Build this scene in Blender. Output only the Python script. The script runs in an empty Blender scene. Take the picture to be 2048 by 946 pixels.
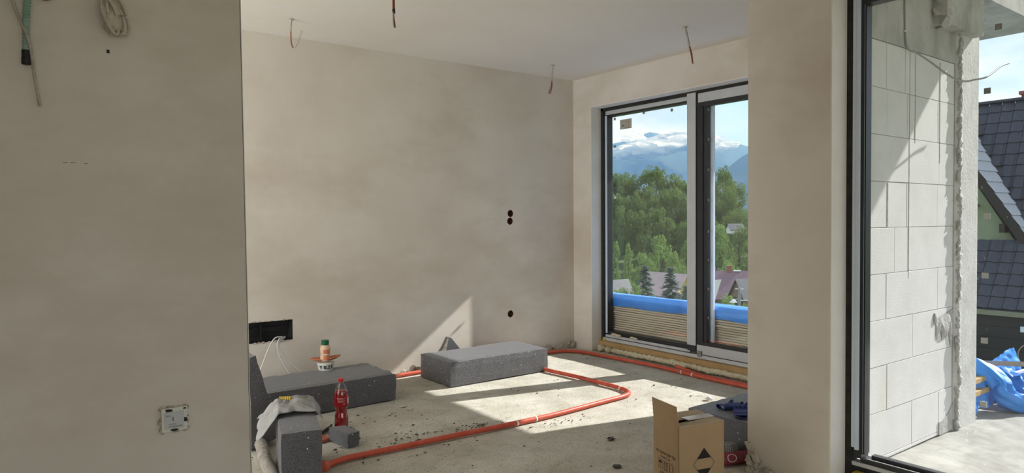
import bpy, bmesh, math, random
import numpy as np
from mathutils import Vector, Matrix, Euler, noise

R = math.radians
S = bpy.context.scene
COL = S.collection
rnd = random.Random(11)

# ------------------------------------------------------------------ camera
cam_d = bpy.data.cameras.new('camera'); cam = bpy.data.objects.new('camera', cam_d); COL.objects.link(cam)
cam_d.sensor_width = 36.0; cam_d.lens = 1371.85 / 2048 * 36.0
cam_d.clip_start = 0.05; cam_d.clip_end = 30000
def aim():
    yaw, pit, rol = R(53.2511), R(1.3726), R(-0.3744)
    f = Vector((math.cos(yaw)*math.cos(pit), math.sin(yaw)*math.cos(pit), -math.sin(pit)))
    r = Vector((math.sin(yaw), -math.cos(yaw), 0)); u = r.cross(f)
    c, s = math.cos(rol), math.sin(rol)
    r2 = c*r + s*u; u2 = -s*r + c*u
    m = Matrix((r2, u2, -f)).transposed().to_4x4()
    m.translation = (0, 0, 1.3248)
    return m
cam.matrix_world = aim()
S.camera = cam

# ------------------------------------------------------------------ view + sky + sun
S.view_settings.view_transform = 'Standard'; S.view_settings.look = 'None'
S.view_settings.gamma = 1.0; S.view_settings.use_curve_mapping = False
S.view_settings.exposure = 0.5

W = bpy.data.worlds.new('sky'); S.world = W; W.use_nodes = True
def build_sky():
    nt = W.node_tree; nt.nodes.clear(); N = nt.nodes; L = nt.links
    tc = N.new('ShaderNodeTexCoord'); sep = N.new('ShaderNodeSeparateXYZ'); L.new(tc.outputs['Generated'], sep.inputs[0])
    rp = N.new('ShaderNodeValToRGB'); e = rp.color_ramp.elements
    e[0].position = 0.0; e[0].color = (.47, .63, .75, 1); e[1].position = 1.0; e[1].color = (.20, .38, .78, 1)
    a = e.new(.12); a.color = (.40, .59, .80, 1); a = e.new(.4); a.color = (.34, .56, .95, 1)
    L.new(sep.outputs['Z'], rp.inputs[0])
    mp = N.new('ShaderNodeMapping'); mp.inputs['Scale'].default_value = (1, 1, 2.6); mp.inputs['Location'].default_value = (3.1, 1.7, .4)
    L.new(tc.outputs['Generated'], mp.inputs[0])
    no = N.new('ShaderNodeTexNoise'); no.inputs['Scale'].default_value = 3.2; no.inputs['Detail'].default_value = 7; no.inputs['Roughness'].default_value = .55
    L.new(mp.outputs[0], no.inputs['Vector'])
    cr = N.new('ShaderNodeValToRGB'); cr.color_ramp.elements[0].position = .34; cr.color_ramp.elements[1].position = .52
    L.new(no.outputs[0], cr.inputs[0])
    mx = N.new('ShaderNodeMixRGB'); mx.inputs[2].default_value = (.60, .68, .73, 1)
    n3 = N.new('ShaderNodeTexNoise'); n3.inputs['Scale'].default_value = 7.5; n3.inputs['Detail'].default_value = 5; L.new(mp.outputs[0], n3.inputs['Vector'])
    c3 = N.new('ShaderNodeValToRGB'); c3.color_ramp.elements[0].position = .36; c3.color_ramp.elements[0].color = (.44, .53, .67, 1); c3.color_ramp.elements[1].position = .54; c3.color_ramp.elements[1].color = (.69, .74, .78, 1)
    L.new(n3.outputs[0], c3.inputs[0]); L.new(c3.outputs[0], mx.inputs[2])
    L.new(cr.outputs[0], mx.inputs[0]); L.new(rp.outputs[0], mx.inputs[1])
    gr = N.new('ShaderNodeMath'); gr.operation = 'LESS_THAN'; gr.inputs[1].default_value = -.02; L.new(sep.outputs['Z'], gr.inputs[0])
    m2 = N.new('ShaderNodeMixRGB'); m2.inputs[2].default_value = (.16, .19, .14, 1)
    L.new(gr.outputs[0], m2.inputs[0]); L.new(mx.outputs[0], m2.inputs[1])
    bg = N.new('ShaderNodeBackground'); bg.inputs['Strength'].default_value = 1.08; L.new(m2.outputs[0], bg.inputs[0])
    out = N.new('ShaderNodeOutputWorld'); L.new(bg.outputs[0], out.inputs[0])
build_sky()

SUN_DIR = Vector((1.0, -0.225, 0.734)).normalized()       # towards the sun
sd = bpy.data.lights.new('sun', 'SUN'); sd.energy = 5.8; sd.angle = R(.53); sd.color = (1.0, .975, .935)
so = bpy.data.objects.new('sun', sd); COL.objects.link(so); so.location = (40, -9, 29)
so.rotation_euler = (-SUN_DIR).to_track_quat('-Z', 'Y').to_euler()

# fill lamps added out of view to brighten the interior
ad = bpy.data.lights.new('rear_fill', 'AREA'); ad.shape = 'RECTANGLE'; ad.size = 3.6; ad.size_y = 2.1; ad.energy = 22; ad.color = (1.0, .94, .86)
ao = bpy.data.objects.new('rear_fill', ad); COL.objects.link(ao); ao.location = (.3, -3.45, 1.3); ao.rotation_euler = (R(90), 0, 0)
ad2 = bpy.data.lights.new('alcove_fill', 'AREA'); ad2.shape = 'RECTANGLE'; ad2.size = 1.9; ad2.size_y = 1.9; ad2.energy = 82; ad2.color = (.93, .965, 1.0)  # added lamp lifting the far room's walls and ceiling, no window known there
ao2 = bpy.data.objects.new('alcove_fill', ad2); COL.objects.link(ao2); ao2.location = (-2.42, 4.2, 1.35); ao2.rotation_euler = (0, R(-116), 0)

# ------------------------------------------------------------------ materials
def newmat(name):
    m = bpy.data.materials.new(name); m.use_nodes = True
    nt = m.node_tree; b = nt.nodes['Principled BSDF']
    return m, nt, b
def pm(name, c1, c2=None, scale=8., rough=.75, detail=6., bump=0., bscale=None, metal=0., spec=.4, lo=.35, hi=.65, speck=None, streak=None, coat=0., mapscale=None, trans=0.):
    """noise-mixed procedural surface; speck = (colour, scale, size)"""
    m, nt, b = newmat(name); N = nt.nodes; L = nt.links
    b.inputs['Roughness'].default_value = rough; b.inputs['Metallic'].default_value = metal
    b.inputs['Specular IOR Level'].default_value = spec
    b.inputs['Coat Weight'].default_value = coat; b.inputs['Transmission Weight'].default_value = trans
    tc = N.new('ShaderNodeTexCoord'); src = tc.outputs['Object']
    if mapscale:
        mp = N.new('ShaderNodeMapping'); mp.inputs['Scale'].default_value = mapscale; L.new(src, mp.inputs[0]); src = mp.outputs[0]
    if c2 is None: c2 = tuple(min(1, v*1.12) for v in c1)
    no = N.new('ShaderNodeTexNoise'); no.inputs['Scale'].default_value = scale; no.inputs['Detail'].default_value = detail; no.inputs['Roughness'].default_value = .6
    L.new(src, no.inputs['Vector'])
    mr = N.new('ShaderNodeMapRange'); mr.inputs[1].default_value = lo; mr.inputs[2].default_value = hi; L.new(no.outputs[0], mr.inputs[0])
    mx = N.new('ShaderNodeMixRGB'); mx.inputs[1].default_value = (*c1, 1); mx.inputs[2].default_value = (*c2, 1); L.new(mr.outputs[0], mx.inputs[0])
    col = mx.outputs[0]
    if speck:
        for (sc, scl, size) in (speck if isinstance(speck, list) else [speck]):
            vo = N.new('ShaderNodeTexVoronoi'); vo.inputs['Scale'].default_value = scl; L.new(src, vo.inputs['Vector'])
            lt = N.new('ShaderNodeMath'); lt.operation = 'LESS_THAN'; lt.inputs[1].default_value = size; L.new(vo.outputs['Distance'], lt.inputs[0])
            sx = N.new('ShaderNodeSeparateXYZ'); L.new(vo.outputs['Color'], sx.inputs[0])
            g = N.new('ShaderNodeMath'); g.operation = 'GREATER_THAN'; g.inputs[1].default_value = .55; L.new(sx.outputs[0], g.inputs[0])
            mu = N.new('ShaderNodeMath'); mu.operation = 'MULTIPLY'; L.new(lt.outputs[0], mu.inputs[0]); L.new(g.outputs[0], mu.inputs[1])
            m3 = N.new('ShaderNodeMixRGB'); m3.inputs[2].default_value = (*sc, 1); L.new(mu.outputs[0], m3.inputs[0]); L.new(col, m3.inputs[1]); col = m3.outputs[0]
    if streak:
        (sc, mscale, s_lo, s_hi, amt) = streak
        mp2 = N.new('ShaderNodeMapping'); mp2.inputs['Scale'].default_value = mscale; L.new(tc.outputs['Object'], mp2.inputs[0])
        n2 = N.new('ShaderNodeTexNoise'); n2.inputs['Scale'].default_value = 1.; n2.inputs['Detail'].default_value = 8; n2.inputs['Roughness'].default_value = .65; L.new(mp2.outputs[0], n2.inputs['Vector'])
        r2 = N.new('ShaderNodeMapRange'); r2.inputs[1].default_value = s_lo; r2.inputs[2].default_value = s_hi; r2.inputs[4].default_value = amt; L.new(n2.outputs[0], r2.inputs[0])
        m4 = N.new('ShaderNodeMixRGB'); m4.inputs[2].default_value = (*sc, 1); L.new(r2.outputs[0], m4.inputs[0]); L.new(col, m4.inputs[1]); col = m4.outputs[0]
    L.new(col, b.inputs['Base Color'])
    if bump:
        nb = N.new('ShaderNodeTexNoise'); nb.inputs['Scale'].default_value = bscale or scale*4; nb.inputs['Detail'].default_value = 5; L.new(src, nb.inputs['Vector'])
        bp = N.new('ShaderNodeBump'); bp.inputs['Strength'].default_value = bump; bp.inputs['Distance'].default_value = .01; L.new(nb.outputs[0], bp.inputs['Height']); L.new(bp.outputs[0], b.inputs['Normal'])
    return m
def glass_mat(name, tint=(.93, .96, .97), dust=.0, f0=.045):
    m = bpy.data.materials.new(name); m.use_nodes = True; nt = m.node_tree; N = nt.nodes; L = nt.links; N.clear()
    tr = N.new('ShaderNodeBsdfTransparent'); tr.inputs[0].default_value = (*tint, 1)
    gl = N.new('ShaderNodeBsdfGlossy'); gl.inputs['Roughness'].default_value = .0; gl.inputs[0].default_value = (.95, .97, 1, 1)
    lw = N.new('ShaderNodeLayerWeight'); lw.inputs[0].default_value = .5
    p = N.new('ShaderNodeMath'); p.operation = 'POWER'; p.inputs[1].default_value = 5; L.new(lw.outputs['Facing'], p.inputs[0])
    a = N.new('ShaderNodeMath'); a.operation = 'MULTIPLY_ADD'; a.inputs[1].default_value = .9; a.inputs[2].default_value = f0; L.new(p.outputs[0], a.inputs[0])
    mx = N.new('ShaderNodeMixShader'); L.new(a.outputs[0], mx.inputs[0]); L.new(tr.outputs[0], mx.inputs[1]); L.new(gl.outputs[0], mx.inputs[2])
    last = mx.outputs[0]
    if dust:
        tc = N.new('ShaderNodeTexCoord'); vo = N.new('ShaderNodeTexVoronoi'); vo.inputs['Scale'].default_value = 26
        mp = N.new('ShaderNodeMapping'); mp.inputs['Scale'].default_value = (1, 1, .6); L.new(tc.outputs['Object'], mp.inputs[0]); L.new(mp.outputs[0], vo.inputs['Vector'])
        lt = N.new('ShaderNodeMath'); lt.operation = 'LESS_THAN'; lt.inputs[1].default_value = .075; L.new(vo.outputs['Distance'], lt.inputs[0])
        no = N.new('ShaderNodeTexNoise'); no.inputs['Scale'].default_value = 2.5; L.new(tc.outputs['Object'], no.inputs['Vector'])
        mr = N.new('ShaderNodeMapRange'); mr.inputs[1].default_value = .42; mr.inputs[2].default_value = .7; L.new(no.outputs[0], mr.inputs[0])
        mu = N.new('ShaderNodeMath'); mu.operation = 'MULTIPLY'; L.new(lt.outputs[0], mu.inputs[0]); L.new(mr.outputs[0], mu.inputs[1])
        ad_ = N.new('ShaderNodeMath'); ad_.operation = 'MULTIPLY_ADD'; ad_.inputs[1].default_value = .5; ad_.inputs[2].default_value = dust; L.new(mu.outputs[0], ad_.inputs[0])
        df = N.new('ShaderNodeBsdfDiffuse'); df.inputs[0].default_value = (.8, .8, .78, 1)
        tl = N.new('ShaderNodeBsdfTranslucent'); tl.inputs[0].default_value = (.8, .8, .78, 1)
        m0 = N.new('ShaderNodeMixShader'); m0.inputs[0].default_value = .5; L.new(df.outputs[0], m0.inputs[1]); L.new(tl.outputs[0], m0.inputs[2])
        m1 = N.new('ShaderNodeMixShader'); L.new(ad_.outputs[0], m1.inputs[0]); L.new(last, m1.inputs[1]); L.new(m0.outputs[0], m1.inputs[2]); last = m1.outputs[0]
    out = N.new('ShaderNodeOutputMaterial'); L.new(last, out.inputs[0])
    return m
def leaf_mat(name, c1, c2):
    m = bpy.data.materials.new(name); m.use_nodes = True; nt = m.node_tree; N = nt.nodes; L = nt.links; N.clear()
    tc = N.new('ShaderNodeTexCoord'); no = N.new('ShaderNodeTexNoise'); no.inputs['Scale'].default_value = .45; no.inputs['Detail'].default_value = 3; L.new(tc.outputs['Object'], no.inputs['Vector'])
    mr = N.new('ShaderNodeMapRange'); mr.inputs[1].default_value = .35; mr.inputs[2].default_value = .65; L.new(no.outputs[0], mr.inputs[0])
    mx = N.new('ShaderNodeMixRGB'); mx.inputs[1].default_value = (*c1, 1); mx.inputs[2].default_value = (*c2, 1); L.new(mr.outputs[0], mx.inputs[0])
    d = N.new('ShaderNodeBsdfDiffuse'); t = N.new('ShaderNodeBsdfTranslucent'); L.new(mx.outputs[0], d.inputs[0]); L.new(mx.outputs[0], t.inputs[0])
    ms = N.new('ShaderNodeMixShader'); ms.inputs[0].default_value = .35; L.new(d.outputs[0], ms.inputs[1]); L.new(t.outputs[0], ms.inputs[2])
    out = N.new('ShaderNodeOutputMaterial'); L.new(ms.outputs[0], out.inputs[0])
    return m

M = {}
M['plaster'] = pm('plaster', (.66, .60, .52), (.755, .705, .635), scale=1.3, rough=.8, bump=.10, bscale=14, lo=.3, hi=.7, streak=((.57, .50, .41), (.7, .7, 1.3), .46, .68, .8))
M['reveal'] = pm('reveal_plaster', (.76, .73, .67), (.82, .80, .75), scale=4, rough=.8, bump=.08)
M['ceil'] = pm('ceiling_plaster', (.80, .755, .68), (.84, .80, .735), scale=1.1, rough=.8, bump=.06, bscale=10)
M['floor'] = pm('raw_concrete', (.43, .40, .325), (.60, .57, .495), scale=3.2, rough=.9, detail=10, bump=.35, bscale=55, lo=.33, hi=.66,
                speck=[((.10, .095, .08), 34, .13), ((.66, .65, .60), 55, .16), ((.24, .22, .17), 90, .28)], streak=((.27, .25, .20), (9, 9, 9), .55, .75, .8))
M['terrace'] = pm('terrace_concrete', (.29, .28, .255), (.43, .42, .385), scale=4, rough=.9, detail=10, bump=.15, bscale=40, streak=((.22, .21, .185), (5, 11, 5), .52, .75, .7))
M['slab'] = pm('cast_concrete', (.38, .37, .34), (.52, .51, .48), scale=5, rough=.9, detail=8, bump=.25, bscale=40, speck=((.2, .19, .17), 22, .1), streak=((.22, .205, .17), (6, 6, .9), .53, .72, .8))
M['column'] = pm('column_concrete', (.50, .49, .47), (.62, .61, .59), scale=7, rough=.9, detail=8, bump=.3, bscale=45, speck=((.3, .29, .27), 30, .13), streak=((.42, .41, .39), (9, 9, 1.4), .55, .75, .7))
M['mortar'] = pm('grey_mortar', (.36, .35, .33), (.52, .51, .485), scale=30, rough=.95, bump=.6, bscale=90)
M['block'] = pm('aerated_concrete', (.655, .645, .62), (.715, .705, .685), scale=5, rough=.9, bump=.12, bscale=120, speck=((.5, .48, .43), 22, .045), streak=((.58, .54, .44), (2.2, 2.2, 1.1), .60, .8, .6))
M['eps'] = pm('graphite_polystyrene', (.048, .048, .053), (.125, .125, .137), scale=190, rough=.5, spec=.65, detail=3, bump=.5, bscale=170, lo=.4, hi=.6,
              speck=[((.25, .25, .265), 290, .22), ((.80, .80, .78), 24, .085), ((.55, .55, .54), 62, .075)], streak=((.13, .13, .135), (5, 5, 5), .55, .75, .5))
M['eps'].node_tree.nodes['Principled BSDF'].inputs['Sheen Weight'].default_value = .25; M['eps'].node_tree.nodes['Principled BSDF'].inputs['Sheen Roughness'].default_value = .45
M['pipe'] = pm('red_conduit_plastic', (.55, .085, .045), (.62, .12, .07), scale=12, rough=.45, streak=((.5, .33, .26), (14, 14, 14), .58, .75, .7))
M['pipe_white'] = pm('white_band', (.75, .7, .65), rough=.6)
M['foam'] = pm('pu_foam', (.58, .51, .34), (.70, .62, .45), scale=25, rough=.85, bump=.4, bscale=60)
M['osb'] = pm('tan_insulation_board', (.42, .27, .115), (.50, .335, .155), scale=6, rough=.8, bump=.1, streak=((.28, .17, .075), (8, 8, 8), .58, .75, .7))
M['frame'] = pm('anthracite_aluminium', (.018, .02, .024), (.026, .028, .032), scale=6, rough=.38, spec=.5)
M['gasket'] = pm('black_membrane', (.012, .012, .012), (.03, .028, .025), scale=20, rough=.7)
M['film'] = pm('grey_protective_film', (.50, .51, .52), (.58, .585, .59), scale=4, rough=.45, spec=.5)
M['filmblue'] = pm('bluish_protective_film', (.64, .72, .83), (.70, .78, .88), scale=4, rough=.4, spec=.5)
M['silver'] = pm('silver_threshold', (.52, .53, .54), (.62, .63, .64), scale=8, rough=.4, spec=.5)
M['glass'] = glass_mat('window_glass', tint=(.975, .985, .985), dust=.012)
M['pad'] = pm('cork_pad', (.20, .20, .19), (.30, .29, .27), scale=60, rough=.9)
M['padw'] = pm('pale_pad', (.55, .56, .55), rough=.9)
M['paper'] = pm('kraft_note', (.42, .39, .33), (.50, .47, .41), scale=30, rough=.85)
M['black'] = pm('black_plastic', (.012, .012, .013), (.02, .02, .021), scale=10, rough=.6)
M['brown_hole'] = pm('brown_socket_shell', (.10, .04, .025), (.17, .07, .04), scale=40, rough=.7)
M['white_cable'] = pm('white_cable', (.70, .69, .66), (.76, .75, .72), scale=20, rough=.5)
M['outcable'] = pm('grey_outdoor_cable', (.30, .30, .285), (.36, .36, .34), rough=.6)
M['dirty_cable'] = pm('dusty_cable', (.36, .33, .28), (.50, .46, .40), scale=60, rough=.8)
M['brown_wire'] = pm('brown_wire', (.22, .055, .025), (.27, .08, .04), scale=40, rough=.6)
M['green_tube'] = pm('green_corrugated_tube', (.20, .34, .27), (.30, .42, .34), scale=25, rough=.6, streak=((.40, .36, .28), (20, 20, 8), .52, .7, .8))
M['cream_cable'] = pm('plaster_splashed_cable', (.50, .44, .35), (.62, .56, .47), scale=40, rough=.85, bump=.3)
M['tarp'] = pm('blue_tarpaulin', (.025, .22, .76), (.04, .30, .86), scale=4, rough=.34, spec=.5, bump=.12, bscale=30)
M['board'] = pm('weathered_board_edges', (.62, .53, .38), (.74, .65, .50), scale=3, rough=.85, bump=.25, bscale=40, mapscale=(14, 1.5, 30))
M['plank'] = pm('grey_plank', (.33, .27, .22), (.42, .36, .30), scale=3, rough=.85, mapscale=(14, 2, 30))
M['card'] = pm('brown_cardboard', (.42, .29, .165), (.46, .325, .19), scale=5, rough=.85, spec=.2)
M['cardin'] = pm('pale_cardboard_flap', (.46, .36, .25), (.51, .41, .30), scale=8, rough=.85, spec=.2)
M['tape'] = pm('clear_packing_tape', (.62, .58, .53), (.7, .66, .62), scale=10, rough=.2, spec=.6)
M['ink'] = pm('black_print', (.012, .011, .010), (.016, .015, .014), rough=.75)
M['inkgrey'] = pm('grey_print', (.07, .07, .07), (.09, .09, .09), rough=.8)
M['towel'] = pm('grey_cotton', (.31, .305, .295), (.37, .365, .35), scale=18, rough=.95, bump=.2, bscale=260, spec=.1)
M['yellow'] = pm('yellow_plastic', (.55, .36, .03), (.62, .43, .05), scale=30, rough=.5)
M['glove'] = pm('navy_nitrile', (.014, .022, .13), (.022, .035, .19), scale=14, rough=.7)
M['glovewh'] = pm('pale_blue_knit', (.28, .30, .40), rough=.95)
M['redcap'] = pm('red_cap', (.62, .02, .025), rough=.35)
M['drink'] = pm('red_drink', (.42, .006, .014), (.52, .010, .02), scale=6, rough=.12, spec=.6, trans=.35)
M['drinklabel'] = pm('dark_red_label', (.30, .006, .012), (.36, .01, .018), scale=8, rough=.3)
M['pet'] = glass_mat('clear_pet', tint=(.90, .88, .88), f0=.08)
M['white'] = pm('white_print', (.75, .73, .72), rough=.6)
M['sauce'] = pm('peach_sauce_bottle', (.68, .46, .30), (.72, .50, .34), scale=20, rough=.4)
M['saucelabel'] = pm('orange_label', (.62, .13, .05), (.72, .30, .16), scale=90, rough=.45)
M['greencap'] = pm('green_cap', (.006, .10, .035), rough=.4)
M['tub'] = pm('white_tub', (.66, .66, .58), rough=.45)
M['terra'] = pm('orange_terracotta', (.44, .13, .05), (.52, .18, .075), scale=25, rough=.5, streak=((.16, .05, .03), (16, 16, 16), .55, .7, .8))
M['cancap'] = pm('dusty_grey_plastic', (.20, .19, .185), (.28, .27, .26), scale=30, rough=.85)
M['canred'] = pm('dark_red_can', (.20, .018, .03), (.27, .035, .05), scale=12, rough=.5, streak=((.2,.17,.15),(20,20,20),.5,.7,.8))
M['rubble'] = pm('plaster_rubble', (.42, .37, .30), (.60, .54, .46), scale=30, rough=.95, bump=.5, bscale=60, streak=((.15, .12, .09), (30, 30, 30), .5, .66, .9))
M['crumb'] = pm('dark_crumbs', (.06, .055, .05), (.14, .125, .10), scale=20, rough=.9)
M['crumbl'] = pm('pale_crumbs', (.6, .58, .52), rough=.9)
M['brick'] = pm('red_brick', (.36, .10, .06), (.42, .15, .09), scale=30, rough=.9)
M['wood'] = pm('raw_wood', (.42, .28, .12), (.54, .38, .19), scale=6, rough=.8, mapscale=(12, 12, 2))
M['wrap'] = pm('pipe_insulation', (.25, .225, .19), (.42, .39, .345), scale=25, rough=.8, bump=.5, bscale=50, streak=((.2, .15, .11), (20, 20, 20), .52, .7, .8))
# outdoors
M['tile'] = pm('slate_blue_roof_tile', (.020, .026, .042), (.034, .042, .062), scale=9, rough=.45, spec=.5)
M['verge'] = pm('sunlit_roof_tile', (.42, .43, .45), (.52, .53, .55), scale=9, rough=.5, spec=.5)  # grey raised so this slope's tiles look sunlit
M['barge'] = pm('dark_barge_board', (.022, .02, .02), (.035, .03, .028), scale=8, rough=.7)
M['greenwall'] = pm('sage_render', (.26, .31, .19), (.30, .35, .225), scale=3, rough=.9)
M['fascia'] = pm('olive_fascia', (.20, .21, .14), (.25, .26, .18), scale=5, rough=.7)
M['darkfence'] = pm('dark_timber', (.012, .013, .017), (.02, .022, .027), scale=6, rough=.5, mapscale=(1, 1, 14))
M['chimney'] = pm('chimney_brick', (.24, .07, .06), (.32, .11, .09), scale=20, rough=.9)
M['grass'] = pm('valley_grass', (.055, .095, .025), (.10, .15, .045), scale=.12, rough=.95, spec=.1)
M['leaf'] = leaf_mat('leaf_broad', (.12, .19, .055), (.21, .28, .09))
M['leaf2'] = leaf_mat('leaf_light', (.17, .27, .075), (.27, .37, .12))
M['needle'] = leaf_mat('needles_bluish', (.13, .19, .155), (.20, .275, .225))
M['bark'] = pm('bark', (.07, .055, .04), (.11, .09, .07), scale=8, rough=.95)
M['roofpink'] = pm('faded_red_sheet_roof', (.42, .31, .30), (.50, .39, .37), scale=.6, rough=.6)
M['roofmauve'] = pm('mauve_sheet_roof', (.17, .10, .125), (.22, .14, .165), scale=.5, rough=.55)
M['roofdark'] = pm('charcoal_sheet_roof', (.045, .05, .055), (.07, .075, .08), scale=.5, rough=.6)
M['roofgrey'] = pm('grey_sheet_roof', (.24, .255, .275), (.29, .30, .325), scale=.4, rough=.6)
M['housewhite'] = pm('white_render', (.74, .73, .71), rough=.9)
M['houseyellow'] = pm('yellow_render', (.56, .42, .18), rough=.9)
M['housebrown'] = pm('brown_timber', (.26, .16, .10), rough=.9)
M['pane_dark'] = pm('dark_window_pane', (.02, .024, .03), rough=.15, spec=.6)
M['rock'] = pm('forest_mountain', (.035, .065, .05), (.07, .10, .075), scale=.004, rough=.95, spec=.0)

# ------------------------------------------------------------------ builders
def tag(o, label=None, cat=None, group=None, kind=None):
    if label: o['label'] = label
    if cat: o['category'] = cat
    if group: o['group'] = group
    if kind: o['kind'] = kind
    return o
def thing(name, label, cat, loc=(0, 0, 0), rotz=0., group=None):
    o = bpy.data.objects.new(name, None); COL.objects.link(o); o.empty_display_size = .05
    o.location = loc; o.rotation_euler = (0, 0, rotz)
    return tag(o, label, cat, group)
class MB:
    def __init__(s): s.v = []; s.f = []; s.mi = []; s.cur = 0
    def add(s, vs, fs):
        k = len(s.v); s.v += [tuple(v) for v in vs]
        for f in fs: s.f.append(tuple(i+k for i in f)); s.mi.append(s.cur)
        return s
    def box(s, x0, x1, y0, y1, z0, z1, m=None):
        vs = [Vector((x, y, z)) for z in (z0, z1) for y in (y0, y1) for x in (x0, x1)]
        if m is not None: vs = [m @ v for v in vs]
        return s.add(vs, [(0, 2, 3, 1), (4, 5, 7, 6), (0, 1, 5, 4), (2, 6, 7, 3), (0, 4, 6, 2), (1, 3, 7, 5)])
    def tube(s, pts, r, seg=10, caps=True):
        pts = [Vector(p) for p in pts]; n = len(pts)
        rs = r if isinstance(r, (list, tuple)) else [r]*n
        up = None; rings = []
        for i in range(n):
            t = (pts[min(i+1, n-1)]-pts[max(i-1, 0)]).normalized()
            if up is None: up = Vector((0, 0, 1)) if abs(t.z) < .9 else Vector((1, 0, 0))
            a = t.cross(up); a.normalize(); up = a.cross(t); up.normalize()
            rings.append([pts[i]+rs[i]*(math.cos(q)*a+math.sin(q)*up) for q in [2*math.pi*k/seg for k in range(seg)]])
        vs = [v for g in rings for v in g]; fs = []
        for i in range(n-1):
            for k in range(seg): fs.append((i*seg+k, i*seg+(k+1) % seg, (i+1)*seg+(k+1) % seg, (i+1)*seg+k))
        if caps: fs.append(tuple(range(seg-1, -1, -1))); fs.append(tuple((n-1)*seg+k for k in range(seg)))
        return s.add(vs, fs)
    def lathe(s, prof, seg=24, m=None, a0=0., a1=2*math.pi):
        n = len(prof); full = abs(a1-a0-2*math.pi) < 1e-6; ns = seg if full else seg+1
        vs = [Vector((r*math.cos(a0+(a1-a0)*k/seg), r*math.sin(a0+(a1-a0)*k/seg), z)) for (r, z) in prof for k in range(ns)]
        if m is not None: vs = [m @ v for v in vs]
        fs = []
        for i in range(n-1):
            for k in range(seg): fs.append((i*ns+k, i*ns+(k+1) % ns, (i+1)*ns+(k+1) % ns, (i+1)*ns+k))
        return s.add(vs, fs)
    def prism(s, poly, d):
        n = len(poly); d = Vector(d); a = [Vector(p) for p in poly]
        return s.add(a+[p+d for p in a], [tuple(range(n-1, -1, -1)), tuple(range(n, 2*n))]+[(i, (i+1) % n, n+(i+1) % n, n+i) for i in range(n)])
    def grid(s, nu, nv, fn):
        vs = [fn(i/(nu-1), j/(nv-1)) for j in range(nv) for i in range(nu)]
        return s.add(vs, [(j*nu+i, j*nu+i+1, (j+1)*nu+i+1, (j+1)*nu+i) for j in range(nv-1) for i in range(nu-1)])
    def blob(s, c, r, sub=1, amp=.25, seed=0, sq=(1, 1, 1)):
        bm = bmesh.new(); bmesh.ops.create_icosphere(bm, subdivisions=sub, radius=1)
        c = Vector(c); vs = []
        for v in bm.verts:
            k = 1+amp*noise.noise(v.co*1.7+Vector((seed*3.1, seed*1.7, seed*.7)))*1.6
            vs.append(c+Vector((v.co.x*r*sq[0]*k, v.co.y*r*sq[1]*k, v.co.z*r*sq[2]*k)))
        fs = [tuple(v.index for v in f.verts) for f in bm.faces]; bm.free()
        return s.add(vs, fs)
    def build(s, name, mat, parent=None, smooth=False, bevel=0., seg=2):
        me = bpy.data.meshes.new(name); me.from_pydata(s.v, [], s.f)
        for mm in (mat if isinstance(mat, (list, tuple)) else [mat]): me.materials.append(mm)
        if any(s.mi): me.polygons.foreach_set('material_index', s.mi)
        if bevel:
            bm = bmesh.new(); bm.from_mesh(me)
            bmesh.ops.bevel(bm, geom=list(bm.edges), offset=bevel, segments=seg, affect='EDGES', profile=.6)
            bm.to_mesh(me); bm.free()
        bm = bmesh.new(); bm.from_mesh(me); bmesh.ops.recalc_face_normals(bm, faces=bm.faces); bm.to_mesh(me); bm.free()
        if smooth: me.polygons.foreach_set('use_smooth', [True]*len(me.polygons))
        o = bpy.data.objects.new(name, me); COL.objects.link(o)
        if parent: o.parent = parent
        return o
def Box(name, mat, b, parent=None, bevel=0.): return MB().box(*b).build(name, mat, parent, bevel=bevel)
def structure(o): o['kind'] = 'structure'; return o
def catmull(pts, n=8):
    P = [Vector(p) for p in pts]; P = [2*P[0]-P[1]]+P+[2*P[-1]-P[-2]]; out = []
    for i in range(1, len(P)-2):
        for k in range(n):
            t = k/n; a, b, c, d = P[i-1:i+3]
            out.append(.5*((2*b)+(c-a)*t+(2*a-5*b+4*c-d)*t*t+(3*b-a-3*c+d)*t**3))
    out.append(P[-2]); return out
def text(name, body, size, mat, parent, m, extrude=.0002, align='CENTER', sx=1.):
    cu = bpy.data.curves.new(name, 'FONT'); cu.body = body; cu.size = size; cu.extrude = extrude; cu.align_x = align; cu.align_y = 'CENTER'; cu.resolution_u = 3
    t = bpy.data.objects.new(name, cu); COL.objects.link(t)
    dg = bpy.context.evaluated_depsgraph_get(); me = bpy.data.meshes.new_from_object(t.evaluated_get(dg)); bpy.data.objects.remove(t); bpy.data.curves.remove(cu)
    me.transform(m @ Matrix.Diagonal((sx, 1, 1, 1))); me.materials.clear(); me.materials.append(mat); me.name = name
    o = bpy.data.objects.new(name, me); COL.objects.link(o); o.parent = parent
    return o
def boolean(o, cutters):
    for c in cutters:
        md = o.modifiers.new('cut', 'BOOLEAN'); md.object = c; md.operation = 'DIFFERENCE'; md.solver = 'EXACT'; md.material_mode = 'TRANSFER'
    dg = bpy.context.evaluated_depsgraph_get(); me = bpy.data.meshes.new_from_object(o.evaluated_get(dg))
    o.modifiers.clear(); o.data = me
    for c in cutters: bpy.data.objects.remove(c)
    return o
def frame_m(o, ex, ey, ez):
    m = Matrix((Vector(ex), Vector(ey), Vector(ez))).transposed().to_4x4(); m.translation = Vector(o); return m
def copy_tree(o, parent=None):
    c = o.copy(); COL.objects.link(c)
    if parent: c.parent = parent
    for ch in list(o.children): copy_tree(ch, c)
    return c
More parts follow.
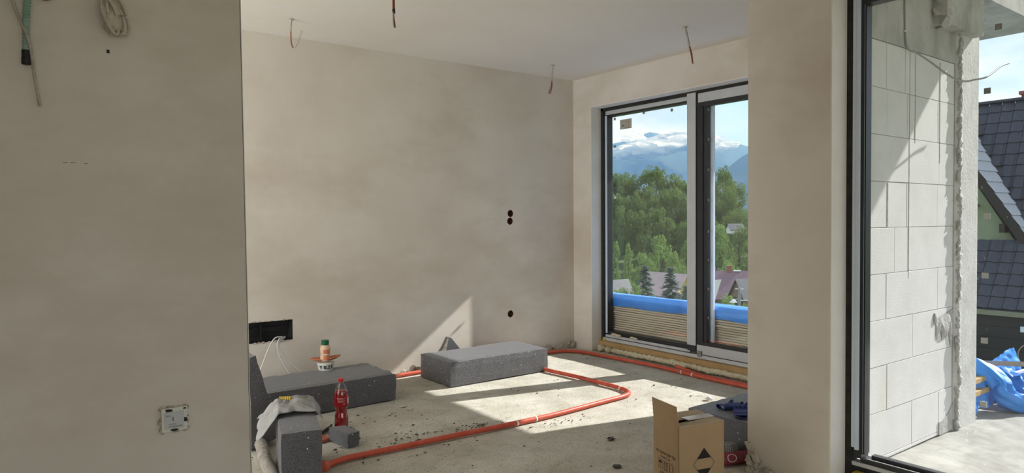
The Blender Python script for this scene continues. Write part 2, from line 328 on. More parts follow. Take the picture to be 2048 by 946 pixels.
# ------------------------------------------------------------------ room shell
CH = 2.756                        # ceiling height; far wall y 5.318, window wall x 4.77
XW, YB = 4.77, 5.318
def solid(name, mat, boxes, bevel=0.):
    b = MB()
    for q in boxes: b.box(*q)
    return structure(b.build(name, mat, bevel=bevel))
def slab_floor():
    # raw slab with gentle unevenness
    b = MB()
    for (x0, x1, y0, y1, nx, ny) in ((-2.7, 4.90, 2.055, 5.5, 96, 50), (-2.7, 3.33, -3.6, 2.055, 70, 70)): part_floor(b, x0, x1, y0, y1, nx, ny)
    return structure(b.build('floor', M['floor'], smooth=True))
def part_floor(b, x0, x1, y0, y1, nx, ny):
    def f(u, v):
        x = x0+(x1-x0)*u; y = y0+(y1-y0)*v
        return (x, y, -.004+.0035*noise.noise(Vector((x*1.3, y*1.3, 0)))+.0022*noise.noise(Vector((x*6, y*6, 3))))
    b.grid(nx, ny, f); b.box(x0, x1, y0, y1, -.25, -.02)
slab_floor()
solid('ceiling', M['ceil'], [(-2.7, 5.02, -3.6, 5.62, CH, CH+.2)])
# far wall with its niche and the three socket holes
wb = Box('wall_back', M['plaster'], (-2.6, 4.9, YB, YB+.28, -.02, CH+.01)); structure(wb)
def cutter(mat, bx=None, cyl=None):
    b = MB()
    if bx: b.box(*bx)
    else:
        (x, z, r, d) = cyl
        b.add([Vector((x+r*math.cos(2*math.pi*k/20)*(1+.05*math.sin(k*2.3)), y, z+r*math.sin(2*math.pi*k/20)*(1+.05*math.cos(k*1.7)))) for y in (YB-.05, YB+d) for k in range(20)],
              [tuple(range(20)), tuple(range(39, 19, -1))]+[(k, (k+1) % 20, 20+(k+1) % 20, 20+k) for k in range(20)])
    return b.build('cutter', mat)
boolean(wb, [cutter(M['black'], (1.15, 1.822, YB-.05, YB+.11, .402, .56)),
             cutter(M['brown_hole'], cyl=(3.953, 1.388, .034, .055)), cutter(M['brown_hole'], cyl=(3.948, 1.314, .034, .055)), cutter(M['brown_hole'], cyl=(3.947, .417, .034, .055))])
# crumbled plaster along the foot of the far wall
b = MB()
for k in range(46):
    x = 2.62+1.98*rnd.random()**.8 if k > 16 else rnd.uniform(4.15, 4.74)
    b.blob((x, YB-.012-.02*rnd.random(), .012+.05*rnd.random()**2), .014+.022*rnd.random(), 1, .5, k, (1.3, .5, 1))
o = b.build('plaster_rubble', M['rubble']); tag(o, 'crumbled plaster along the foot of the far wall', 'rubble', kind='stuff')
b = MB()
for k in range(30): b.blob((1.15+.67*rnd.random(), YB-.004, .40+.006*rnd.random()), .006+.008*rnd.random(), 1, .5, k, (1.6, .5, .7))
for k in range(12): b.blob((1.15+.67*rnd.random(), YB-.003, .562+.004*rnd.random()), .005+.004*rnd.random(), 1, .5, k, (1.6, .4, .7))
for z in (.452, .50): b.box(1.15, 1.80, YB+.085, YB+.105, z, z+.006)
b.box(1.595, 1.605, YB+.07, YB+.105, .41, .55)
o = b.build('niche_rim', M['rubble'], wb)
o.data.materials.append(M['black'])
for p in o.data.polygons:
    if o.data.vertices[p.vertices[0]].co.y > YB+.05: p.material_index = 1

# partition on the left, its free end slightly out of plumb with a bent corner bead
b = MB(); YL = 3.0
n = 40; ed = []
for i in range(n+1):
    z = CH*i/n; x = .828+(.846-.828)*(1-z/2.2) if z < 2.2 else .828-.003*(z-2.2)
    if z < .75: x += .004*noise.noise(Vector((z*30, 0, 0)))
    ed.append((x, z))
for (y0, y1) in ((YL, YL+.13),):
    vs = []
    for (x, z) in ed: vs += [(-2.6, y0, z), (x, y0, z), (x-.004, y1, z), (-2.6, y1, z)]
    fs = []
    for i in range(n):
        a, c = 4*i, 4*i+4
        fs += [(a, a+1, c+1, c), (a+1, a+2, c+2, c+1), (a+2, a+3, c+3, c+2), (a+3, a, c, c+3)]
    b.add(vs, fs+[(0, 3, 2, 1), (4*n, 4*n+1, 4*n+2, 4*n+3)])
wl = structure(b.build('wall_left', M['plaster']))
b = MB(); b.grid(2, n+1, lambda u, v: (ed[int(round(v*n))][0]-.0045+.0018*u, YL-.0006, ed[int(round(v*n))][1])); b.build('dark_edge_line', M['barge'], wl)  # thin dark line just inside the wall edge
b = MB(); b.grid(2, n+1, lambda u, v: (ed[int(round(v*n))][0]-.0027+.0030*u, YL-.0016, ed[int(round(v*n))][1])); b.build('corner_bead', M['reveal'], wl)
mk = MB(); mk.box(.336, .346, YL-.0015, YL, 1.965, 1.978); mk.box(.19, .205, YL-.0012, YL, 1.546, 1.5475); mk.box(.212, .23, YL-.0012, YL, 1.5465, 1.548); mk.box(.255, .268, YL-.0012, YL, 1.544, 1.5455)
mk.build('scratch_mark', M['barge'], wl)
# near pier with the terrace-door opening beside it, lintel above, solid wall further on
wp = solid('wall_pier', M['plaster'], [(3.10, 3.34, 1.674, 2.112, -.02, CH+.01)])
solid('wall_right_near', M['plaster'], [(3.10, 3.34, -3.6, -.95, -.02, CH+.01), (3.10, 3.34, -.95, 1.674, 2.40, CH+.01)])
Box('reveal', M['reveal'], (3.101, 3.236, 1.668, 1.6742, .0, 2.40), wp)
solid('wall_jog', M['plaster'], [(3.34, 5.0, 2.016, 2.112, -.02, CH+.01)])
# window wall with its opening
ww = solid('wall_right', M['plaster'], [(XW, 5.008, 2.112, 2.70, -.02, CH+.01), (XW, 5.008, 2.70, 5.056, 2.452, CH+.01), (XW, 5.008, 5.056, 5.62, -.02, CH+.01)])
rv = MB().box(XW+.001, 5.006, 5.051, 5.0565, .0, 2.45).box(XW+.001, 5.006, 2.6995, 2.705, .0, 2.45).box(XW+.001, 5.006, 2.70, 5.056, 2.446, 2.4525)
rv.build('reveal', M['reveal'], ww)
# the unseen rest of the near room: side wall and rear wall with openings added to admit fill light
solid('wall_side', M['plaster'], [(-2.7, -2.5, -3.6, 3.1, -.02, CH+.01)])
solid('wall_alcove', M['plaster'], [(-2.7, -2.5, 3.1, 3.25, -.02, CH+.01), (-2.7, -2.5, 5.15, 5.6, -.02, CH+.01), (-2.7, -2.5, 3.25, 5.15, -.02, .4), (-2.7, -2.5, 3.25, 5.15, 2.3, CH+.01)])
solid('wall_rear', M['plaster'], [(-2.7, -1.6, -3.7, -3.5, -.02, CH+.01), (2.2, 3.3, -3.7, -3.5, -.02, CH+.01), (-1.6, 2.2, -3.7, -3.5, 2.4, CH+.01), (-1.6, 2.2, -3.7, -3.5, -.02, .15)])

# ------------------------------------------------------------------ far window: fixed pane on the left, sliding sash on the right
w1 = bpy.data.objects.new('window_1', None); COL.objects.link(w1); w1.location = (4.95, 3.88, 0); structure(w1)
def wpart(win, name, mat, boxes, bevel=0.):
    b = MB(); l = win.location
    for (x0, x1, y0, y1, z0, z1) in boxes: b.box(x0-l.x, x1-l.x, y0-l.y, y1-l.y, z0-l.z, z1-l.z)
    return b.build(name, mat, win, bevel=bevel)
YJ, YR = 5.052, 2.704
of = wpart(w1, 'outer_frame', M['gasket'], [(4.905, 5.015, YJ-.034, YJ, .10, 2.446), (4.905, 5.015, YR, YR+.034, .10, 2.446), (4.905, 5.015, YR, YJ, 2.418, 2.446)])
wpart(w1, 'fixed_frame', M['frame'], [(4.935, 5.012, 4.992, 5.02, .15, 2.418), (4.935, 5.012, 3.90, 4.992, 2.36, 2.418), (4.935, 5.012, 3.90, 4.992, .165, .195), (4.92, 4.95, 3.874, 3.955, .155, 2.446)])
wpart(w1, 'film_strip', M['filmblue'], [(4.9315, 4.9345, 4.993, 5.018, .17, 2.37)])
wpart(w1, 'film_strip', M['film'], [(4.932, 4.9345, 3.957, 5.012, 2.378, 2.416)])
wpart(w1, 'film_strip', M['film'], [(4.904, 4.908, 3.868, 3.962, .205, 2.452-.02)])
wpart(w1, 'mullion', M['frame'], [(4.908, 4.945, 3.868, 3.962, .153, 2.44)])
wpart(w1, 'pane', M['glass'], [(4.996, 5.004, 3.95, 4.993, .185, 2.368)])
# sliding sash
sash = wpart(w1, 'sash_frame', M['frame'], [(4.915, 4.96, 3.80, 3.868, .135, 2.432), (4.925, 4.975, 3.765, 3.80, .2, 2.36), (4.912, 4.96, 2.74, 3.868, .213, .247), (4.912, 4.96, 2.74, 3.868, 2.300, 2.342), (4.912, 4.96, 2.72, 2.80, .135, 2.43), (4.914, 4.96, 2.74, 3.868, .13, .22), (4.914, 4.96, 2.74, 3.868, 2.335, 2.43)])
def child_box(par, win, name, mat, q):
    o = wpart(win, name, mat, [q]); o.parent = par; return o
child_box(sash, w1, 'film_strip', M['film'], (4.9085, 4.9135, 2.74, 3.845, 2.340, 2.428))
child_box(sash, w1, 'film_strip', M['film'], (4.9085, 4.9135, 2.74, 3.858, .136, .216))
child_box(sash, w1, 'pane', M['glass'], (4.940, 4.948, 2.79, 3.775, .24, 2.31))
child_box(sash, w1, 'film_strip', M['filmblue'], (4.978, 5.0, 3.735, 3.782, .22, 2.33))
wpart(w1, 'threshold', M['silver'], [(4.900, 5.015, YR, YJ-.03, .098, .134), (4.93, 5.015, 3.95, YJ-.03, .134, .155)])
wpart(w1, 'threshold_groove', M['gasket'], [(4.8985, 4.905, YR, YJ-.03, .131, .136), (4.8985, 4.905, YR, YJ-.03, .094, .099), (4.94, 5.012, 3.96, YJ-.04, .155, .168)])
wpart(w1, 'sill_board', M['osb'], [(4.86, 5.016, YR, YJ, -.02, .096)])
def pads(win, name, mat, pts, x, s):
    for (y, z) in pts: wpart(win, name, mat, [(x-.003, x, y-s/2, y+s/2, z-s/2, z+s/2)])
pads(w1, 'glazing_pad', M['pad'], [(4.942, 2.337), (4.553, 2.352), (4.209, 2.331), (4.943, 2.061)], 4.9955, .026)
pads(w1, 'glazing_pad', M['padw'], [(4.945, 1.546)], 4.9955, .026)
pads(w1, 'glazing_pad', M['pad'], [(3.764, 2.27), (3.761, 2.013), (3.762, 1.749), (3.76, 1.488), (3.76, 1.214), (3.76, .965), (3.76, .712), (3.764, .461)], 4.9395, .022)
nt_ = wpart(w1, 'paper_note', M['paper'], [(4.9935, 4.9955, 4.712, 4.868, 2.222, 2.318)])
ci = [(4.9925, 4.9935, 4.74, 4.80, 2.228, 2.231), (4.9925, 4.9935, 4.75, 4.79, 2.285, 2.288), (4.9925, 4.9935, 4.75, 4.752, 2.24, 2.28), (4.9925, 4.9935, 4.79, 4.792, 2.24, 2.28), (4.9925, 4.9935, 4.82, 4.84, 2.25, 2.262)]
for q in ci: child_box(nt_, w1, 'printed_line', M['inkgrey'], q)
wpart(w1, 'packer', M['yellow'], [(4.893, 4.905, 4.985, 5.025, .083, .122)])
wpart(w1, 'cork_spacer', M['pad'], [(4.893, 4.905, 3.80, 3.842, .115, .165)])

# ------------------------------------------------------------------ terrace door by the pier
d1 = bpy.data.objects.new('door_1', None); COL.objects.link(d1); d1.location = (3.27, .5, 0); structure(d1)
wpart(d1, 'outer_frame', M['gasket'], [(3.235, 3.33, 1.636, 1.672, .0, 2.40), (3.235, 3.33, -.95, 1.672, 2.36, 2.40), (3.235, 3.33, -.95, -.91, .1, 2.40)])
wpart(d1, 'film_strip', M['filmblue'], [(3.2315, 3.243, 1.622, 1.637, .235, 2.36)])
wpart(d1, 'film_strip', M['filmblue'], [(3.230, 3.243, 1.605, 1.621, .225, 2.36)])
wpart(d1, 'sash_frame', M['frame'], [(3.243, 3.31, 1.594, 1.637, .185, 2.36), (3.255, 3.305, 1.586, 1.594, .205, 2.34), (3.245, 3.31, -.93, 1.60, 2.32, 2.36), (3.275, 3.31, -.93, 1.562, .185, .203), (3.245, 3.31, -.93, 1.6, .165, .186)])
wpart(d1, 'glazing_bead', M['silver'], [(3.2535, 3.2555, 1.5925, 1.5945, .21, 2.34), (3.250, 3.2545, -.93, 1.575, .1865, .1895)])
wpart(d1, 'threshold', M['silver'], [(3.237, 3.30, -.93, 1.64, .148, .166)])
wpart(d1, 'threshold_base', M['gasket'], [(3.239, 3.38, -.93, 1.636, .0, .148)])
wpart(d1, 'pane', M['glass'], [(3.285, 3.293, -.92, 1.588, .2, 2.33)])
pads(d1, 'glazing_pad', M['pad'], [(1.105, 1.846), (1.068, 2.101)], 3.2845, .024)
pads(d1, 'glazing_pad', M['padw'], [(1.102, 1.329), (1.107, 1.081), (1.107, .809), (1.108, .541)], 3.2845, .024)
wpart(d1, 'packer', M['yellow'], [(3.20, 3.238, 1.565, 1.615, .09, .125)])

# ------------------------------------------------------------------ outside of the jog: aerated blocks, ring beam, column, slabs
we = bpy.data.objects.new('wall_exterior', None); COL.objects.link(we); structure(we)
YE = 1.773
joints = {0: [3.34, 3.87, 4.455, 4.742], 1: [3.34, 3.62, 4.185, 4.535, 4.742]}
rows = [-3+.0+k for k in range(0, 11)]
for k in range(-3, 8):
    z0 = .52+.25*k; z1 = z0+.25
    if z1 <= .02: continue
    z0 = max(z0, .0); z1 = min(z1, 2.27)
    if z1-z0 < .02: continue
    if k in (3, 5, 7): js = [3.34, 3.87, 4.11, 4.51, 4.742]
    elif k in (2,): js = [3.34, 3.965, 4.135, 4.742]
    elif k == 4: js = [3.34, 4.125, 4.53, 4.742]
    elif k in (6,): js = [3.34, 3.86, 4.08, 4.20, 4.52, 4.742]
    elif k == 1: js = [3.34, 3.87, 4.52, 4.742]
    elif k == 0: js = [3.34, 4.195, 4.742]
    elif k == -1: js = [3.34, 3.885, 4.54, 4.742]
    else: js = [3.34, 4.19, 4.55, 4.742]
    for a, c in zip(js, js[1:]):
        g = .0013; dy = rnd.uniform(-.0012, .0012)
        MB().box(a+g, c-g, YE+dy, 2.015, z0+g, z1-g).build('block', M['block'], we, bevel=.002)
Box('joint_mortar', M['mortar'], (3.345, 4.742, YE+.006, 2.014, 0, 2.268), we)
# chases scored down the blocks
for (x, z0, z1, w) in ((4.135, .98, 2.26, .0035), (4.205, 1.75, 2.25, .003), (4.535, 1.65, 2.25, .005), (3.880, 1.275, 1.515, .008)):
    Box('scored_chase', M['mortar'], (x-w/2, x+w/2, YE-.0022, YE+.01, z0, z1), we)
rb = solid('trim_ring_beam', M['slab'], [(3.34, 4.742, YE-.004, 2.05, 2.272, CH)])
# column with ragged mortar seam, corbel at its head
b = MB(); zs = np.linspace(-.02, 2.757, 44)
vs = []
for z in zs:
    e = .010*noise.noise(Vector((z*4, 0, 0)))
    vs += [(4.765+e, YE-.022, z), (5.060, YE-.022, z), (5.075, 2.115, z), (4.745, 2.115, z), (4.745, YE-.004, z)]
fs = []
for i in range(len(zs)-1):
    for k in range(5): fs.append((5*i+k, 5*i+(k+1) % 5, 5*i+5+(k+1) % 5, 5*i+5+k))
col_ = structure(b.add(vs, fs+[(4, 3, 2, 1, 0), tuple(5*(len(zs)-1)+k for k in range(5))]).build('trim_column', M['column']))
b = MB()
for i in range(230):
    z = 2.45*i/230+.01*rnd.random(); b.blob((4.772+.022*noise.noise(Vector((z*5, 2, 0)))+.016*rnd.random(), YE-.018, z), .010+.016*rnd.random(), 1, .7, i, (1.1, .6, 1.5))
b.build('mortar_seam', M['mortar'], col_, smooth=True)
b = MB()
b.grid(16, 10, lambda u, v: (4.50+.26*u, YE-.004-.016*math.sin(math.pi*u)*math.sin(math.pi*min(1, v*1.2))-.003*noise.noise(Vector((u*9, v*9, 0))), .66+.10*v*(.5+.5*u)-.16*(1-v)*max(0, noise.noise(Vector((u*7, 4, 0)))+.35)))
b.blob((4.485, YE-.004, .715), .022, 2, .3, 4, (.9, .35, 1.7))
b.build('mortar_smear', M['mortar'], we, smooth=True)
b = MB(); b.prism([(4.55, YE-.001, .0), (4.765, YE-.001, .0), (4.765, YE-.001, .19), (4.74, YE-.001, .16), (4.68, YE-.001, .11), (4.60, YE-.001, .085), (4.55, YE-.001, .08)], (0, -.006, 0))
b.build('mortar_patch', M['mortar'], we)
cb = MB()
def corb(u, v):
    return (4.40+.56*u, 1.69+.004*noise.noise(Vector((u*12, v*12, 1))), 2.452+.305*v)
cb.box(4.42, 4.955, 1.69, YE+.05, 2.452, CH)
cor = structure(cb.build('trim_corbel', M['slab'], bevel=.006))
b = MB()
for i in range(40): b.blob((4.40+.14*rnd.random(), 1.70+.05*rnd.random(), 2.45+.22*rnd.random()), .015+.022*rnd.random(), 1, .6, i)
b.build('honeycombed_concrete', M['mortar'], cor)
# balcony slab over the far window, roof slab above the door, terrace slab
solid('ceiling_balcony', M['slab'], [(5.02, 6.40, 1.758, 7.6, CH, CH+.24)])
for y in (2.25, 2.85, 3.6): Box('shutter_line', M['mortar'], (5.1, 6.39, y, y+.006, CH-.0015, CH+.01), bpy.data.objects['ceiling_balcony'])
b = MB(); b.prism([(2.6, -1.0, 3.3), (6.935, -1.0, 3.3), (6.935, .67, 3.3), (5.70, 1.77, 3.3), (2.6, 1.77, 3.3)], (0, 0, .22)); structure(b.build('ceiling_roof_slab', M['reveal']))
solid('wall_upper', M['plaster'], [(2.9, 3.3, -3.6, 1.77, CH+.2, 3.3)])
b = MB(); b.grid(90, 90, lambda u, v: (3.25+3.3*u, -4+5.9*v, -.006+.006*noise.noise(Vector((u*14, v*24, 0)))+.004*noise.noise(Vector((u*50, v*80, 3)))))
b.box(3.25, 6.55, -4, 1.9, -.3, -.03); b.box(5.06, 6.55, 1.9, 7.6, -.3, -.003)
structure(b.build('floor_terrace', M['terrace'], smooth=False))
b = MB(); b.box(3.3, 6.4, -3.9, 7.5, -4.5, -.3); structure(b.build('wall_base', M['slab']))
# ------------------------------------------------------------------ graphite polystyrene blocks
def rough_block(L, Wd, H, rough=.004, cell=.045, chips=(), seed=0, tilt=None):
    """box with nibbled edges, base centred at z=0 unless moved by tilt"""
    nx, ny, nz = max(3, int(L/cell)), max(3, int(Wd/cell)), max(3, int(H/cell))
    bm = bmesh.new(); idx = {}
    def vert(i, j, k):
        key = (i, j, k)
        if key in idx: return idx[key]
        def co(a, n, S_):
            t = a/n
            return -S_/2+S_*t
        p = Vector((co(i, nx, L), co(j, ny, Wd), co(k, nz, H)+H/2))
        on = (i in (0, nx))+(j in (0, ny))+(k in (0, nz))
        if on >= 2:
            d = rough*(.5+abs(noise.noise(p*31+Vector((seed, 0, 0))))*2.2)
            for ax, (a, n) in enumerate(((i, nx), (j, ny), (k, nz))):
                if a == 0: p[ax] += d
                elif a == n: p[ax] -= d
        else:
            p += Vector((noise.noise(p*40+Vector((seed, 1, 0))), noise.noise(p*40+Vector((seed, 2, 0))), noise.noise(p*40+Vector((seed, 3, 0)))))*rough*.35
        idx[key] = bm.verts.new(p); return idx[key]
    for (n1, n2, mk) in ((nx, ny, lambda a, c, e: (a, c, 0 if e == 0 else nz)), (nx, nz, lambda a, c, e: (a, 0 if e == 0 else ny, c)), (ny, nz, lambda a, c, e: (0 if e == 0 else nx, a, c))):
        for e in (0, 1):
            for a in range(n1):
                for c in range(n2):
                    q = [vert(*mk(a, c, e)), vert(*mk(a+1, c, e)), vert(*mk(a+1, c+1, e)), vert(*mk(a, c+1, e))]
                    bm.faces.new(q)
    bmesh.ops.recalc_face_normals(bm, faces=bm.faces)
    me = bpy.data.meshes.new('block'); bm.to_mesh(me); bm.free(); me.materials.append(M['eps'])
    return me
def eps(name, label, L, Wd, H, loc, rotz=0., rot=None, seed=0, rough=.004, group='graphite polystyrene blocks'):
    me = rough_block(L, Wd, H, rough, seed=seed); o = bpy.data.objects.new(name, me); COL.objects.link(o)
    o.location = loc; o.rotation_euler = rot or (0, 0, rotz)
    return tag(o, label, 'insulation block', group)
eps('polystyrene_block', 'grey polystyrene block lying in the sun patch before the far wall', 1.005, .49, .2, (3.336, 4.866, 0), R(.1), seed=1)
eps('polystyrene_block', 'long dark polystyrene block lying under the wall niche, tub and sauce bottle on it', 1.0, .51, .2, (1.828, 4.808, 0), R(1.0), seed=2, rough=.006)
eps('polystyrene_block', 'narrow polystyrene block in the foreground with a grey cloth over its end', .197, .52, .302, (1.227, 3.527, 0), R(-15.1), seed=3)
eps('polystyrene_block', 'dark polystyrene block standing tilted behind the edge of the left wall', .2, .40, .52, (1.20, 4.25, .0), rot=(0, R(-16), 0), seed=5)
bpy.data.objects['polystyrene_block.003'].location = (1.22, 4.25, .027)
eps('polystyrene_block', 'polystyrene block behind the carton with blue work gloves on it', 1.0, .50, .2, (3.772, 2.39, 0), 0, seed=6)
# broken offcuts
def offcut(name, label, poly, d, loc, rotz=0., rot=None, jag=None):
    b = MB(); b.prism(poly, d); o = b.build(name, M['eps'], bevel=.003, seg=1)
    o.location = loc; o.rotation_euler = rot or (0, 0, rotz)
    return tag(o, label, 'offcut')
w_ = offcut('polystyrene_offcut', 'small wedge of dark polystyrene lying before the red bottle', [(-.045, -.115, 0), (.04, -.105, 0), (.038, .06, 0), (-.05, .10, 0)], (.004, 0, .080), (1.628, 3.872, .003), R(7))
b = MB()
for k in range(46): b.blob((.038+.006*rnd.random(), -.10+.15*rnd.random(), .008+.07*rnd.random()), .006+.007*rnd.random(), 1, .5, k)
b.build('broken_face', M['eps'], w_)
c_ = offcut('polystyrene_offcut', 'triangular broken polystyrene chunk standing against the far wall', [(-.16, 0, 0), (-.10, 0, .15), (-.055, 0, .20), (0, 0, .292), (.03, 0, .285), (.26, 0, .02), (.26, 0, 0)], (0, .045, 0), (3.165, 5.19, 0), 0)
b = MB(); b.prism([(-.15, -.002, 0), (-.10, -.002, .148), (-.058, -.002, .196), (-.012, -.002, .285), (-.045, -.002, .15), (-.03, -.002, .0)], (0, -.02, 0)); b.build('broken_face', M['rubble'], c_)

# ------------------------------------------------------------------ red conduit on the floor
def hose(name, label, pts, r, bands=(), mat='pipe'):
    P = catmull([(x*.9885, y*.9885, z) for x, y, z in pts], 10); base = P[0].copy()
    b = MB(); b.tube([p-base for p in P], r, 12)
    o = b.build(name, M[mat], smooth=True); o.location = base; tag(o, label, 'conduit')
    for i in bands:
        t = (P[i+1]-P[i]).normalized(); q = MB(); q.tube([P[i]-base, P[i]-base+t*.012], r*1.10, 12); q.build('white_band', M['pipe_white'], o, smooth=True)
    return o
zr = .0165
cond = hose('conduit', 'red plastic conduit bending across the sunlit floor', [(1.375, 3.545, .018), (1.45, 3.585, zr), (1.56, 3.603, zr), (1.85, 3.588, zr), (2.18, 3.575, zr), (2.56, 3.553, zr), (2.95, 3.542, zr), (3.45, 3.575, zr), (3.70, 3.592, zr), (3.815, 3.635, zr), (3.868, 3.74, zr), (3.880, 3.95, zr), (3.872, 4.3, zr), (3.845, 4.62, zr), (3.86, 4.95, zr), (3.95, 5.2, zr)], .0165, (53, 57, 102))
b = MB(); b.lathe([(0, 0), (.028, 0), (.030, .004), (.030, .020), (.024, .026), (.020, .042), (.0, .042)], 18, Matrix.Rotation(R(90), 4, 'X')); o = b.build('conduit_socket', M['pipe'], cond, smooth=False)
o.matrix_local = Matrix.Translation((-.006, -.028, .012)) @ Matrix.Rotation(R(-40), 4, 'Z') @ Matrix.Rotation(R(-25), 4, 'X')
hose('conduit', 'dusty red conduit running along the foot of the far window', [(2.58, 5.27, .014), (2.85, 5.275, .016), (3.4, 5.28, .016), (4.0, 5.283, .016), (4.35, 5.26, .016), (4.56, 5.19, .016), (4.645, 5.05, .016), (4.668, 4.85, .016), (4.70, 4.45, .016), (4.715, 4.1, .016), (4.69, 3.7, .016), (4.69, 3.35, .016), (4.70, 2.9, .016), (4.70, 2.62, .016)], .0165, (96, 99))
hose('conduit', 'short second conduit beside the one under the sliding sash', [(4.735, 3.95, .05), (4.745, 3.7, .015), (4.745, 3.3, .014), (4.745, 2.8, .014)], .0145)
hose('pipe', 'wrapped grey pipe on the floor behind the left wall edge', [(1.205, 4.11, .036), (1.185, 4.0, .036), (1.14, 3.80, .036), (1.105, 3.60, .036), (1.06, 3.35, .036)], .034, (), 'wrap')
# foam beads under the window
b = MB()
y = 4.80; k = 0
while y > 2.76:
    b.blob((4.825+.010*noise.noise(Vector((y*5, 0, 0))), y, .032+.009*noise.noise(Vector((y*7, 3, 0)))), .021+.009*noise.noise(Vector((y*13, 5, 0)))+.004*rnd.random(), 2, .35, k, (1, 1.3, 1.1)); y -= .031; k += 1
o = b.build('foam_bead', M['foam'], smooth=True); tag(o, 'beige bead of expanding foam along the foot of the window', 'foam')
for (y, r_, lb) in ((4.965, .040, 'lump of beige foam in the corner of the window reveal'), (4.865, .036, 'second lump of beige foam, beside the end of the foam bead')):
    b = MB(); b.blob((0, 0, 0), r_, 3, .22, int(y*10), (1, 1, .9)); o = b.build('foam_lump', M['foam'], smooth=True); o.location = (4.815, y, r_*.82); tag(o, lb, 'foam')
for (y, r_, lb) in ((4.86, .016, 'longer strip of foam on the window threshold by the left jamb'), (4.62, .012, 'shorter strip of foam on the window threshold')):
    b = MB(); b.tube(catmull([(0, r_*4, 0), (.002, r_*1.3, .003), (-.002, -r_*1.3, 0), (0, -r_*4, -.002)], 5), [r_*.6]+[r_*.8]*14+[r_*.5], 8); o = b.build('foam_strip', M['foam'], smooth=True); o.location = (4.922, y, .166); tag(o, lb, 'foam')

# ------------------------------------------------------------------ bottle of red drink
t = thing('drink_bottle', 'clear plastic bottle of red drink with a red cap standing on the floor', 'bottle', (1.727, 4.148, 0), R(-20))
pro = [(.0, .004), (.030, .0), (.041, .006), (.0445, .022), (.0445, .055), (.042, .085), (.0365, .105), (.0355, .118), (.040, .136), (.0445, .150), (.0452, .160), (.0452, .215), (.0445, .225), (.040, .246), (.032, .268), (.022, .284), (.0145, .294), (.0145, .304)]
MB().lathe(pro, 28).build('shell', M['pet'], t, smooth=True)
liq = [(r*.96, z+.0006) for r, z in pro if z < .245]+[(.0392, .2455), (0, .2455)]
MB().lathe(liq, 28).build('drink', M['drink'], t, smooth=True)
lb = MB().lathe([(.0459, .150), (.0461, .160), (.0461, .212), (.0455, .217)], 28).build('label', M['drinklabel'], t, smooth=True)
MB().lathe([(.0, .322), (.0155, .322), (.017, .320), (.017, .302), (.0155, .300), (.0, .300)], 20).build('cap', M['redcap'], t, smooth=False)
def wrap_text(name, body, size, mat, parent, r, ang, z, al='CENTER', sx=1.):
    o = text(name, body, size, mat, parent, Matrix.Identity(4), .0, al, sx)
    for v in o.data.vertices:
        a = ang+v.co.x/r; v.co = Vector((r*math.cos(a), r*math.sin(a), z+v.co.y))
    return o
# the side towards the camera faces about -112 degrees; local frame is turned by -20
fa = R(-112+20)
wrap_text('label_text', 'Power', .013, M['white'], lb, .0466, fa-.22, .2015)
b = MB()
for (z, a0, a1, h) in ((.199, fa+.12, fa+.58, .0016), (.190, fa-.5, fa+.5, .0007), (.186, fa-.5, fa+.5, .0007), (.182, fa-.5, fa+.45, .0007), (.178, fa-.5, fa+.5, .0007), (.166, fa+.22, fa+.50, .003)):
    b.lathe([(.0466, z-h/2), (.0466, z+h/2)], 10, None, a0, a1)
b.build('label_lines', M['white'], lb)
MB().lathe([(.0467, .165), (.0467, .205)], 5, None, fa+.95, fa+1.25).build('label_patch', M['white'], lb)

# ------------------------------------------------------------------ tub, dish and sauce bottle on the long block
o = MB().lathe([(0, 0), (.050, 0), (.053, .004), (.061, .046), (.064, .048), (.064, .056), (.060, .058), (0, .058)], 28).build('plastic_tub', M['tub'], smooth=False); o.location = (1.962, 5.002, .2); tag(o, 'white plastic tub with black print on the long block, dish on top', 'tub')
fb = R(-112); b = MB()
for (a, w, z0, z1) in ((-.62, .34, .026, .040), (-.08, .34, .014, .040), (.42, .22, .026, .040), (.42, .5, .012, .020), (-.62, .3, .014, .020), (.82, .2, .016, .042)):
    b.lathe([(.0555+(z0-.004)*.19+.0004, z0), (.0555+(z1-.004)*.19+.0004, z1)], 6, None, fb+a-w/2, fb+a+w/2)
b.build('print', M['inkgrey'], o)
b = MB()
def dish(u, v):
    a = 2*math.pi*u; rr = v*(.096+.018*math.cos(a*2+.4))
    return (rr*math.cos(a)*1.03, rr*math.sin(a)*.62, .004+.03*max(0, v-.45)**1.5+.020*v*v*math.cos(a)*(math.cos(a) > 0)+.008*v*v*(math.cos(a) < 0)*(-math.cos(a)))
b.grid(33, 9, dish); o = b.build('shallow_dish', M['terra'], smooth=True); md = o.modifiers.new('t', 'SOLIDIFY'); md.thickness = .006; md.offset = -1
o.location = (1.962, 5.002, .263); o.rotation_euler = (0, R(-3), R(-30)); tag(o, 'orange shallow dish lying on the white tub, under the sauce bottle', 'dish')
t = thing('sauce_bottle', 'peach coloured sauce bottle with a green cap standing on the orange dish', 'bottle', (1.956, 4.992, .2685), R(-112+90))
MB().lathe([(0, 0), (.033, 0), (.0375, .004), (.0375, .030), (.0350, .045), (.0345, .060), (.0375, .078), (.0385, .092), (.036, .108), (.029, .118), (.024, .124), (0, .124)], 28).build('body', M['sauce'], t, smooth=True)
MB().lathe([(0, .158), (.0265, .158), (.0285, .155), (.0285, .124), (0, .124)], 24).build('cap', M['greencap'], t, smooth=False)
fl = R(-90)
l_ = MB().lathe([(.0378, .012), (.0378, .030), (.0356, .045), (.0352, .060), (.0378, .077), (.0386, .088)], 14, None, fl-.35, fl+1.0).build('label', M['saucelabel'], t, smooth=True)
b = MB()
for (z, a0, a1) in ((.051, fl-.30, fl+.85), (.055, fl-.28, fl+.8)): b.lathe([(.0366, z-.0022), (.0364, z+.0022)], 8, None, a0, a1)
